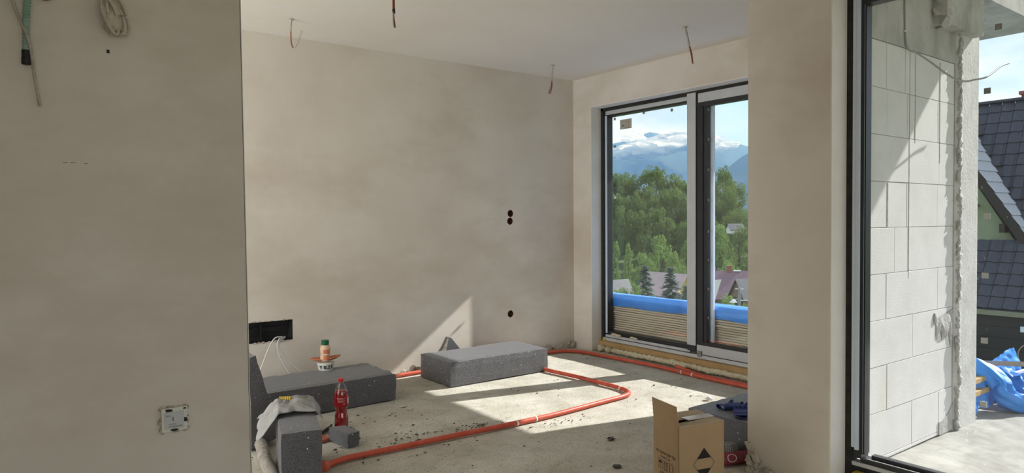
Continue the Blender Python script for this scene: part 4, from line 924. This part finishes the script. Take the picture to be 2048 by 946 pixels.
# ------------------------------------------------------------------ trees
def leaf_quads(b, c, r, n, size, seed, shell=.6, sq=1.):
    rn = random.Random(seed)
    for _ in range(n):
        a = rn.uniform(0, 2*math.pi); z = rn.uniform(-1, 1); q = math.sqrt(1-z*z); rad = r*(shell+(1-shell)*rn.random()**.5)
        p = Vector((c[0]+rad*q*math.cos(a), c[1]+rad*q*math.sin(a), c[2]+rad*z*sq))
        s_ = size*rn.uniform(.6, 1.2); nn = (p-Vector(c)).normalized(); nn.z += .25; e = nn.to_track_quat('Z', 'Y').to_matrix() @ Euler((rn.uniform(-.7, .7), rn.uniform(-.7, .7), rn.uniform(0, 6.28))).to_matrix()
        b.add([p+e @ Vector(v) for v in ((-s_, -s_*.6, 0), (s_, -s_*.6, s_*.2), (s_, s_*.6, 0), (-s_, s_*.6, s_*.25))], [(0, 1, 2, 3)])
def crown_mesh(kind, seed):
    rn = random.Random(seed); b = MB()          # unit tree: height 1, crown built about z .25-1
    if kind == 'round':
        for k in range(30):
            a = rn.uniform(0, 6.28); z = .30+.62*rn.random(); w = .30*math.sin(math.pi*min(1, max(.05, (z-.18)/.86)))**.6
            rr = w*rn.uniform(.35, 1.0); leaf_quads(b, (rr*math.cos(a), rr*math.sin(a), z), rn.uniform(.07, .115), 110, .014, rn.random())
        leaf_quads(b, (0, 0, .90), .10, 150, .014, seed)
    elif kind == 'column':
        for k in range(26):
            a = rn.uniform(0, 6.28); z = .12+.84*k/26; w = .14*(1-((z-.4)/.62)**2) if z > .4 else .13
            rr = w*rn.uniform(.2, .9); leaf_quads(b, (rr*math.cos(a), rr*math.sin(a), z), rn.uniform(.045, .075), 60, .014, rn.random(), .5, 1.3)
    elif kind == 'bush':
        for k in range(22):
            a = rn.uniform(0, 6.28); z = .22+.58*rn.random(); w = .62*math.sqrt(max(.05, 1-((z-.2)/.8)**2))
            rr = w*rn.uniform(.2, 1.0); leaf_quads(b, (rr*math.cos(a), rr*math.sin(a), z), rn.uniform(.14, .2), 70, .032, rn.random())
    else:                                        # spruce: whorls of drooping boughs
        for lv in range(17):
            z = .10+.86*lv/17; w = .34*(1-z)**.8+.015
            for k in range(int(8+9*(1-z))):
                a = rn.uniform(0, 6.28); L_ = w*rn.uniform(.7, 1.1); z = .10+.86*(lv+rn.uniform(-.5, .5))/17
                for s_ in range(7):
                    f = (s_+.6)/7; p = Vector((L_*f*math.cos(a), L_*f*math.sin(a), z-.10*L_-.30*L_*f*f+.10*f*f*L_)); q = .020+.015*(1-f)
                    e = Euler((rn.uniform(-.5, .5), rn.uniform(-.5, .5), a+rn.uniform(-.5, .5))).to_matrix()
                    b.add([p+e @ Vector(v) for v in ((-q*1.3, -q*.7, 0), (q*1.3, -q*.6, -.004), (q*1.3, q*.6, -.004), (-q*1.3, q*.7, 0))], [(0, 1, 2, 3)])
    return b
MESH = {}
for kind, mt, n in (('round', 'leaf', 3), ('round', 'leaf2', 2), ('column', 'leaf2', 2), ('bush', 'leaf2', 2), ('spruce', 'needle', 3)):
    for k in range(n):
        o = crown_mesh(kind, k*7+len(mt)).build('foliage', M[mt]); MESH.setdefault((kind, mt), []).append(o.data); bpy.data.objects.remove(o)
tb = MB(); tb.tube([(0, 0, -.06), (.004, 0, .2), (0, .004, .45), (.004, 0, .78)], [.022, .017, .012, .004], 7); o = tb.build('trunk', M['bark'], smooth=True); TRUNK = o.data; bpy.data.objects.remove(o)
def tree(name, label, az, d, ztop, kind, mt, wide, group, zb=None):
    zb = ground(d)-.3 if zb is None else zb; h = ztop-zb
    t = thing(name, label, 'tree' if kind != 'bush' else 'bush', (d*math.cos(R(az)), d*math.sin(R(az)), zb), rnd.uniform(0, 6.28), group)
    hw = {'round': .38, 'column': .17, 'bush': .75, 'spruce': .27}[kind]
    s_ = wide/2/(hw)
    t.scale = (s_, s_, h)
    me = rnd.choice(MESH[(kind, mt)]); f = bpy.data.objects.new('foliage', me); COL.objects.link(f); f.parent = t; f['kind'] = 'stuff'
    k = bpy.data.objects.new('trunk', TRUNK); COL.objects.link(k); k.parent = t
    return t
def zpx(y, d): return 1.3248+d*math.tan(math.atan((437-y)/1372))*.985
# wooded hillside across the valley (three ranks)
contour = [(32, 400), (34.4, 415), (35.2, 372), (35.9, 338), (36.6, 372), (37.4, 388), (38.4, 366), (39.3, 354), (40.2, 346), (41.0, 338), (42.2, 335), (42.8, 338), (43.4, 346), (44.0, 343), (44.6, 342), (47, 350), (49, 370)]
def rank(name_, az_lo, step, d, jit, ytop, wide):
    vis = 0
    for az in np.arange(46.9, 32.2, -step):
        az = float(az)+rnd.uniform(-.15, .15); y = ytop(az)
        if az > 44.75: lb = 'hillside tree of the %s beyond the left jamb of the far window' % name_
        elif az < 34.45: lb = 'hillside tree of the %s beyond the pier edge' % name_
        else:
            lb = 'broadleaf hillside tree, %s from the left in the %s across the valley' % (ORD[vis], name_); vis += 1
        tree('hillside_tree', lb, az, d+rnd.uniform(-jit, jit), zpx(y, d), 'round', 'leaf', wide*rnd.uniform(.9, 1.12), 'trees of the wooded hillside')
ORD = ['first', 'second', 'third', 'fourth', 'fifth', 'sixth', 'seventh', 'eighth', 'ninth', 'tenth', 'eleventh', 'twelfth', 'thirteenth', 'fourteenth', 'fifteenth', 'sixteenth']
ct = lambda az: float(np.interp(az, [c[0] for c in contour], [c[1] for c in contour]))
rank('rear rank', 0, .78, 232, 6, lambda az: ct(az)+rnd.uniform(-4, 6), 9.5)
rank('middle rank', 0, .80, 214, 5, lambda az: max(386, ct(az)+34)+rnd.uniform(-16, 10), 8)
rank('front rank', 0, .85, 197, 4, lambda az: 432+rnd.uniform(-22, 14), 7.5)
tree('hillside_tree', 'tallest hillside tree in the right pane, its crown standing clear above its neighbours', 35.95, 222, zpx(337, 222), 'round', 'leaf', 8.2, None)
def at_px(px): return 53.25-math.degrees(math.atan((px-1024)/1372))
for (nm, lb, px, yt, d, kind, mt, wpx) in (
    ('broadleaf_tree', 'rounded light green tree, tallest of the middle distance behind the pinkish roof', 1324, 468, 118, 'round', 'leaf2', 62),
    ('broadleaf_tree', 'light green tree left of the tallest rounded one, partly behind a bluish spruce', 1288, 503, 112, 'round', 'leaf2', 44),
    ('broadleaf_tree', 'light green tree squeezed between the tall rounded tree and the window mullion', 1350, 500, 108, 'round', 'leaf2', 40),
    ('broadleaf_tree', 'darker green tree standing beside the window mullion', 1374, 482, 128, 'round', 'leaf', 44),
    ('poplar', 'tall narrow light green tree at the left jamb of the far window', 1232, 480, 104, 'column', 'leaf2', 26),
    ('poplar', 'narrow light green tree second from the left jamb of the far window', 1257, 484, 100, 'column', 'leaf2', 26),
    ('spruce', 'bluish spruce left of the pinkish roof', 1290, 522, 82, 'spruce', 'needle', 56),
    ('spruce', 'bluish spruce in front of the pinkish roof', 1342, 524, 76, 'spruce', 'needle', 60),
    ('spruce', 'small bluish spruce right of the pinkish roof by the mullion', 1371, 562, 72, 'spruce', 'needle', 40),
    ('bush', 'low bush at the left jamb above the blue tarpaulin', 1240, 568, 86, 'bush', 'leaf2', 52),
    ('bush', 'low dark bush between the left jamb bush and the spruce', 1270, 560, 80, 'bush', 'leaf2', 50),
    ('bush', 'broad rounded bush behind the mauve roof', 1452, 512, 135, 'bush', 'leaf2', 82),
    ('bush', 'round bush in front of the mauve roof, left of the pole', 1456, 577, 80, 'bush', 'leaf2', 54),
    ('bush', 'small bush at the foot of the pole on the right', 1491, 594, 68, 'bush', 'leaf2', 34),
    ('broadleaf_tree', 'light green tree behind the broad bush in the right pane', 1444, 448, 165, 'round', 'leaf2', 60),
    ('broadleaf_tree', 'darker tree at the right edge of the right pane', 1480, 452, 160, 'round', 'leaf', 56)):
    tree(nm, lb, at_px(px), d, zpx(yt, d), kind, mt, wpx*d/1372/.93, None, zb=min(ground(d)-.3, zpx(610, d)) if kind == 'bush' and d < 90 else None)

# ------------------------------------------------------------------ houses in the valley
def gable_house(name, label, az, d, zbase, rot, L_, Wd, hw, hr, wall, roof, over=.5, gablemat=None, chim=None, wins=True, foot=6):
    t = thing(name, label, 'house', (d*math.cos(R(az)), d*math.sin(R(az)), zbase), rot)
    b = MB(); b.box(-L_/2, L_/2, -Wd/2, Wd/2, -foot, hw); b.build('walls', M[wall], t)
    for s_ in (-1, 1):
        b = MB(); b.prism([(s_*L_/2, -Wd/2, hw), (s_*L_/2, Wd/2, hw), (s_*L_/2, 0, hw+hr)], (-s_*.2, 0, 0)); b.build('gable', M[gablemat or wall], t)
    k = over*hr/(Wd/2)
    for s_ in (-1, 1):
        b = MB(); b.prism([(-L_/2-over, 0, hw+hr+.12), (-L_/2-over, s_*(Wd/2+over), hw-k+.12), (-L_/2-over, s_*(Wd/2+over), hw-k), (-L_/2-over, 0, hw+hr)], (L_+2*over, 0, 0)); b.build('roof', M[roof], t)
    if chim: Box('chimney', M['chimney'], (chim-.35, chim+.35, -.3, .3, hw+hr-1, hw+hr+.9), t)
    if wins:
        for s_ in (-1, 1):
            for y in (-Wd*.2, Wd*.2): Box('window', M['pane_dark'], (s_*L_/2-.05, s_*L_/2+.05, y-.5, y+.5, hw*.4, hw*.4+1.3), t)
    return t
def AZ(px, d): return at_px(px), d
a_, d_ = AZ(1334, 100)
gable_house('house', 'house with faded pinkish roofs and a yellow gable behind the spruces', a_, d_, zpx(545, d_)-5.0, R(a_-90-38), 6.2, 4.8, 2.5, 2.5, 'houseyellow', 'roofpink', .5)
a_, d_ = AZ(1445, 108)
t = gable_house('house', 'house with a large mauve roof and a white gable, right of the mullion', a_, d_, zpx(586, d_)-1.2, R(a_-90+6), 7.4, 6.4, 1.4, 3.4, 'housebrown', 'roofmauve', .5, chim=1.0)
b = MB(); b.prism([(-3.4, -3.75, 3.9-2.6), (-2.0, -3.75, 3.75), (-.55, -3.75, 3.9), (-1.5, -3.75, .6)], (0, -.12, 0)); b.build('white_sheet', M['housewhite'], t)
Box('roof_cap', M['housewhite'], (-2.9, -1.6, -.3, .3, 4.85, 5.0), t); Box('roof_cap', M['housewhite'], (1.6, 2.6, -.3, .3, 4.85, 5.0), t)
a_, d_ = AZ(1502, 88)
gable_house('house', 'dark roofed timber house at the right edge behind the pole', a_, d_, zpx(600, d_)-1.5, R(a_-90+30), 3.4, 3.4, 2.4, 2.0, 'housebrown', 'roofdark', .35)
a_, d_ = AZ(1470, 178)
gable_house('house', 'far white house with grey roof and white gables among the hillside trees', a_, d_, zpx(461, d_), R(a_-90+25), 3.4, 2.6, .5, 1.2, 'housewhite', 'roofdark', .3, wins=False, foot=.6)
a_, d_ = AZ(1236, 92)
gable_house('shed', 'grey roofed shed half hidden at the left jamb of the far window', a_, d_, zpx(596, d_)-1, R(a_-90+40), 3.0, 2.6, 1.4, 2.0, 'housebrown', 'roofdark', .3, wins=False)
a_, d_ = AZ(1479, 70)
t = thing('utility_pole', 'grey utility pole with a white lamp shade at the right edge of the far window', 'pole', (d_*math.cos(R(a_)), d_*math.sin(R(a_)), ground(d_)))
hp = zpx(570, d_)-ground(d_)
b = MB(); b.tube([(0, 0, 0), (0, 0, hp)], [.16, .11], 8); b.build('post', M['roofgrey'], t)
ex = Vector((math.sin(R(a_)), -math.cos(R(a_)), 0))
b = MB(); b.tube([Vector((0, 0, hp-1.25))-ex*.1, Vector((0, 0, hp-1.25))+ex*.95], .06, 6); b.tube([Vector((0, 0, hp-.15))-ex*.4, Vector((0, 0, hp-.15))+ex*.4], .05, 6); b.build('cross_arm', M['housewhite'], t)
b = MB(); b.lathe([(0, .18), (.08, .18), (.40, -.12), (0, -.12)], 10, Matrix.Translation(Vector((0, 0, hp-1.35))-ex*.55)); b.tube([Vector((0, 0, hp-1.1)), Vector((0, 0, hp-1.2))-ex*.55], .03, 6); b.build('lamp_shade', M['housewhite'], t)

# ------------------------------------------------------------------ neighbouring house seen through the terrace door
XG = 20.0
hs = thing('house', 'neighbouring house with steep dark tiled roofs and a sage green gable', 'house', (XG, 8.0, -4.6))
ho = Vector((XG, 8.0, -4.6))
def hb(vs_fn): return vs_fn
SL = 1.593; y0w, z0w = 6.994, 2.629     # right slope of the front wing passes here (top surface)
yr = 8.0; zr_ = z0w+SL*(yr-y0w)
def wz(y): return z0w+SL*(y-y0w)
# gable wall and side walls
b = MB(); ye = 5.2
b.prism([Vector((XG+.35, ye+.4, -4.6))-ho, Vector((XG+.35, 2*yr-ye-.4, -4.6))-ho, Vector((XG+.35, 2*yr-ye-.4, wz(ye)-.1))-ho, Vector((XG+.35, yr, zr_-.5))-ho, Vector((XG+.35, ye+.4, wz(ye)-.1))-ho], (.3, 0, 0))
b.build('gable_wall', M['greenwall'], hs)
b = MB(); b.box(.65, 2.6, -5.5, 2.4, 0, 4.8); b.build('walls', M['greenwall'], hs)
# roof decks
for s_ in (-1, 1):
    Y = lambda y: yr+s_*(y-yr)
    b = MB(); b.prism([Vector((XG, yr, zr_-.05))-ho, Vector((XG, Y(ye), wz(ye)-.05))-ho, Vector((XG, Y(ye), wz(ye)-.17))-ho, Vector((XG, yr, zr_-.17))-ho], (2.3, 0, 0)); wd = b.build('roof', M['tile'], hs)
    b = MB(); b.prism([Vector((XG-.04, yr, zr_+.02))-ho, Vector((XG-.04, Y(ye), wz(ye)+.02))-ho, Vector((XG-.04, Y(ye), wz(ye)-.36))-ho, Vector((XG-.04, yr, zr_-.36))-ho], (.05, 0, 0)); b.build('barge_board', M['barge'], hs)
    if s_ == 1: wdeck = wd
Box('soffit_bracket', M['barge'], (.0, .3, 6.33-8.0, 6.45-8.0, 1.35+4.6-.42, 1.35+4.6-.2), hs)
Box('soffit_board', M['barge'], (.02, .36, -1.0, -.9, 6.2, 6.25), hs)
SM = 1.96; xm0, zm0 = 21.62, 3.30           # main roof plane
xrg = 22.23; zrg = zm0+SM*(xrg-xm0)
b = MB(); b.prism([Vector((20.2, -2, zm0+SM*(20.2-xm0)-.08))-ho, Vector((xrg, -2, zrg-.08))-ho, Vector((xrg+.15, -2, zrg-.12))-ho, Vector((xrg+2.2, -2, zrg-4))-ho, Vector((20.4, -2, zm0+SM*(20.2-xm0)-.2))-ho], (0, 12.4, 0)); mdeck = b.build('roof', M['tile'], hs)
def tile_mesh(w, l, mat, ribs=0):
    """one interlocking tile: x along the eaves, y up the slope; wavy cross-section, thick lower edge"""
    b = MB(); n = 8 if not ribs else ribs*4
    vs = []
    for i in range(n+1):
        u = i/n; h = (.014*math.sin(u*2*math.pi)+.012*(u > .8)) if not ribs else (.012*(i % 4 in (1, 2)))
        vs += [(w*u, 0, .028+h), (w*u, l*1.06, .004+h), (w*u, 0, h-.004)]
    fs = []
    for i in range(n): fs += [(3*i, 3*i+3, 3*i+4, 3*i+1), (3*i+2, 3*i+5, 3*i+3, 3*i)]
    b.add(vs, fs); o = b.build('roof_tile', mat); me = o.data; bpy.data.objects.remove(o); return me
def lay(deck, me, O, ex, ey, ez, us, vs, skip=None):
    m0 = Matrix((ex, ey, ez)).transposed().to_4x4()
    for v in vs:
        for u in us:
            p = O+ex*u+ey*v
            if skip and skip(p): continue
            o = bpy.data.objects.new('roof_tile', me); COL.objects.link(o); o.parent = deck
            m = m0.copy(); m.translation = p-ho; o.matrix_local = m
# main roof: eaves along -y (to the right), up-slope in +x
nrm = math.hypot(1, SM); eu = Vector((1/nrm, 0, SM/nrm)); ex = Vector((0, -1, 0)); en = ex.cross(eu)
tm = tile_mesh(.30, .34, M['tile'])
lay(mdeck, tm, Vector((xrg, 8.6, zrg))-eu*4.42, ex, eu, en, [.30*k for k in range(13)], [.34*k for k in range(13)], lambda p: p.z < wz(p.y)-.35 or p.z < .5)
Box('ridge_cap', M['tile'], (xrg-XG-.10, xrg-XG+.12, -3.4, 2.4, zrg+4.6-.02, zrg+4.6+.06), hs, bevel=.03)
# front wing, right slope: eaves along +x, up-slope in +y
nrm = math.hypot(1, SL); eu = Vector((0, 1/nrm, SL/nrm)); ex = Vector((1, 0, 0)); en = ex.cross(eu)
tw = tile_mesh(.30, .34, M['verge'], 5)
lay(wdeck, tw, Vector((XG-.02, yr, zr_))-eu*4.76, ex, eu, en, [.30*k for k in range(7)], [.34*k for k in range(14)], lambda p: p.x > xm0+(p.z-zm0)/SM+.05)
# lower lean-to roof, fascia, dark boarded wall
lt = Vector((19.95, 6.93, .60)); lb_ = Vector((18.95, 6.93, -.86)); ev = (lt-lb_).normalized(); ll = (lt-lb_).length
b = MB(); b.prism([lt-ho-Vector((0, 0, .03)), lb_-ho-Vector((0, 0, .03)), lb_-ho-Vector((-.1, 0, .16)), lt-ho-Vector((-.1, 0, .16))], (0, -5, 0)); ld = b.build('lean_to_roof', M['tile'], hs)
ex = Vector((0, -1, 0)); lay(ld, tile_mesh(.29, ll/5.5, M['tile']), lb_+Vector((0, -.02, 0)), ex, ev, ex.cross(ev), [.29*k for k in range(9)], [ll/5.5*k for k in range(6)], lambda p: False)
Box('fascia', M['fascia'], (18.93-XG, 19.0-XG, -6.0, -1.07, -1.02+4.6, -.90+4.6), hs)
for k in range(6): Box('wall_board', M['darkfence'], (19.02-XG, 19.08-XG, -6.0, -1.07, -1.02-.27*(k+1)+4.6+.008, -1.02-.27*k+4.6), hs)
Box('wall_base', M['darkfence'], (19.05-XG, 19.2-XG, -6.0, -1.07, 0, 2.0), hs)
b = MB(); b.tube([(0, .30*math.cos(q), .30*math.sin(q)) for q in np.linspace(0, 2*math.pi, 25)], .014, 6, False); o = b.build('hoop', M['plank'], hs); o.location = Vector((19.0, 5.42, -1.90))-ho
Box('sign_plate', M['filmblue'], (18.995-XG, 19.015-XG, 5.45-8.0, 5.68-8.0, -1.36+4.6, -1.23+4.6), hs)
b = MB(); 
b.box(22.3-XG, 22.8-XG, 6.10-8, 6.70-8, zrg+4.6-.8, zrg+4.6+.15); ch = b.build('chimney', M['chimney'], hs)
Box('chimney_cap', M['chimney'], (22.26-XG, 22.84-XG, 6.05-8, 6.75-8, zrg+4.6+.15, zrg+4.6+.24), ch)

# ------------------------------------------------------------------ mountains and the clouds about them
def ridge(name, label, d, pts, depth, az0, az1, amp):
    b = MB(); n = 120
    def fn(u, v):
        az = az0+(az1-az0)*u; el = float(np.interp(az, [p[0] for p in pts], [p[1] for p in pts])); h = d*math.tan(R(el))
        k = v; dd = d-depth*(1-k); z = -150+(h+150)*k**1.25
        nz = noise.fractal(Vector((az*.55, k*1.6, d*.001)), 1.0, 2.0, 5)*amp*math.sin(math.pi*min(1, k*.9+.1))
        z += nz; return (dd*math.cos(R(az)), dd*math.sin(R(az)), z)
    b.grid(n, 24, fn)
    b.grid(2, 2, lambda u, v: ((d+800*v)*math.cos(R(az0+(az1-az0)*u)), (d+800*v)*math.sin(R(az0+(az1-az0)*u)), -200)) if 0 else None
    o = b.build(name, M['rock'], smooth=True); o['label'] = label; o['category'] = 'mountain'; return o
ridge('mountain', 'far hazy mountain ridge with cloud along its crest', 6200, [(20, 4.6), (28, 5.2), (33, 5.3), (35, 5.9), (36.5, 6.3), (37.4, 6.2), (39, 6.6), (40, 6.4), (41, 6.9), (42, 7.1), (43, 6.6), (45, 6.2), (52, 5.6), (60, 4.5)], 2600, 15, 65, 60)
ridge('mountain', 'nearer hazy mountain flank descending from the right', 3900, [(20, 6.0), (30, 5.8), (33.5, 5.4), (34.6, 5.0), (36, 3.9), (37.5, 3.3), (40, 3.0), (44, 3.4), (45.5, 4.6), (50, 5.4), (60, 5.2)], 1200, 15, 65, 30)
# valley haze: a real scattering volume between the wooded hill and the mountains
hz = bpy.data.materials.new('valley_haze'); hz.use_nodes = True; N = hz.node_tree.nodes; L = hz.node_tree.links; N.clear()
vs_ = N.new('ShaderNodeVolumeScatter'); vs_.inputs['Color'].default_value = (.17, .37, .83, 1); vs_.inputs['Density'].default_value = 3.0e-4; vs_.inputs['Anisotropy'].default_value = .25
out = N.new('ShaderNodeOutputMaterial'); L.new(vs_.outputs[0], out.inputs['Volume'])
b = MB(); A0, A1 = R(12), R(68)
b.prism([(1500*math.cos(a), 1500*math.sin(a), -220) for a in np.linspace(A0, A1, 8)]+[(7600*math.cos(a), 7600*math.sin(a), -220) for a in np.linspace(A1, A0, 8)], (0, 0, 1150))
o = b.build('haze', hz); tag(o, 'bluish haze lying in the valley before the mountains', 'haze', kind='stuff')
cm = bpy.data.materials.new('cloud_vapour'); cm.use_nodes = True; N = cm.node_tree.nodes; L = cm.node_tree.links; N.clear()
df = N.new('ShaderNodeBsdfDiffuse'); df.inputs[0].default_value = (.93, .94, .96, 1); tl = N.new('ShaderNodeBsdfTranslucent'); tl.inputs[0].default_value = (.93, .94, .96, 1)
m0 = N.new('ShaderNodeMixShader'); m0.inputs[0].default_value = .5; L.new(df.outputs[0], m0.inputs[1]); L.new(tl.outputs[0], m0.inputs[2])
lw = N.new('ShaderNodeLayerWeight'); lw.inputs[0].default_value = .5; tr = N.new('ShaderNodeBsdfTransparent')
mr = N.new('ShaderNodeMapRange'); mr.inputs[1].default_value = .25; mr.inputs[2].default_value = .85; mr.interpolation_type = 'SMOOTHSTEP'; L.new(lw.outputs['Facing'], mr.inputs[0])
mx = N.new('ShaderNodeMixShader'); L.new(mr.outputs[0], mx.inputs[0]); L.new(m0.outputs[0], mx.inputs[1]); L.new(tr.outputs[0], mx.inputs[2])
out = N.new('ShaderNodeOutputMaterial'); L.new(mx.outputs[0], out.inputs[0])
def cloud(label, pts, seed):
    b = MB(); rn = random.Random(seed)
    for (az, el, w) in pts:
        for k in range(5):
            a_, e_ = az+rn.gauss(0, .35), el+rn.gauss(0, .10); d = 5200+rn.uniform(-250, 250); r = w*rn.uniform(.55, 1.0)
            b.blob((d*math.cos(R(a_)), d*math.sin(R(a_)), d*math.tan(R(e_))), r, 3, .3, rn.random()*50, (1.5, 1.5, .55))
    o = b.build('cloud', cm, smooth=True); tag(o, label, 'cloud')
cloud('white cloud bank along the crest in the left window pane', [(44.4, 5.3, 60), (43.6, 5.5, 90), (42.9, 5.5, 90), (42.2, 5.75, 110), (41.4, 5.95, 120), (40.6, 6.0, 140), (39.9, 6.2, 150), (39.2, 6.3, 150), (43.2, 6.6, 60)], 3)
cloud('white cloud wisp along the crest in the right window pane', [(38.2, 6.2, 120), (37.2, 6.0, 70), (36.4, 5.75, 55), (35.6, 5.9, 40)], 5)
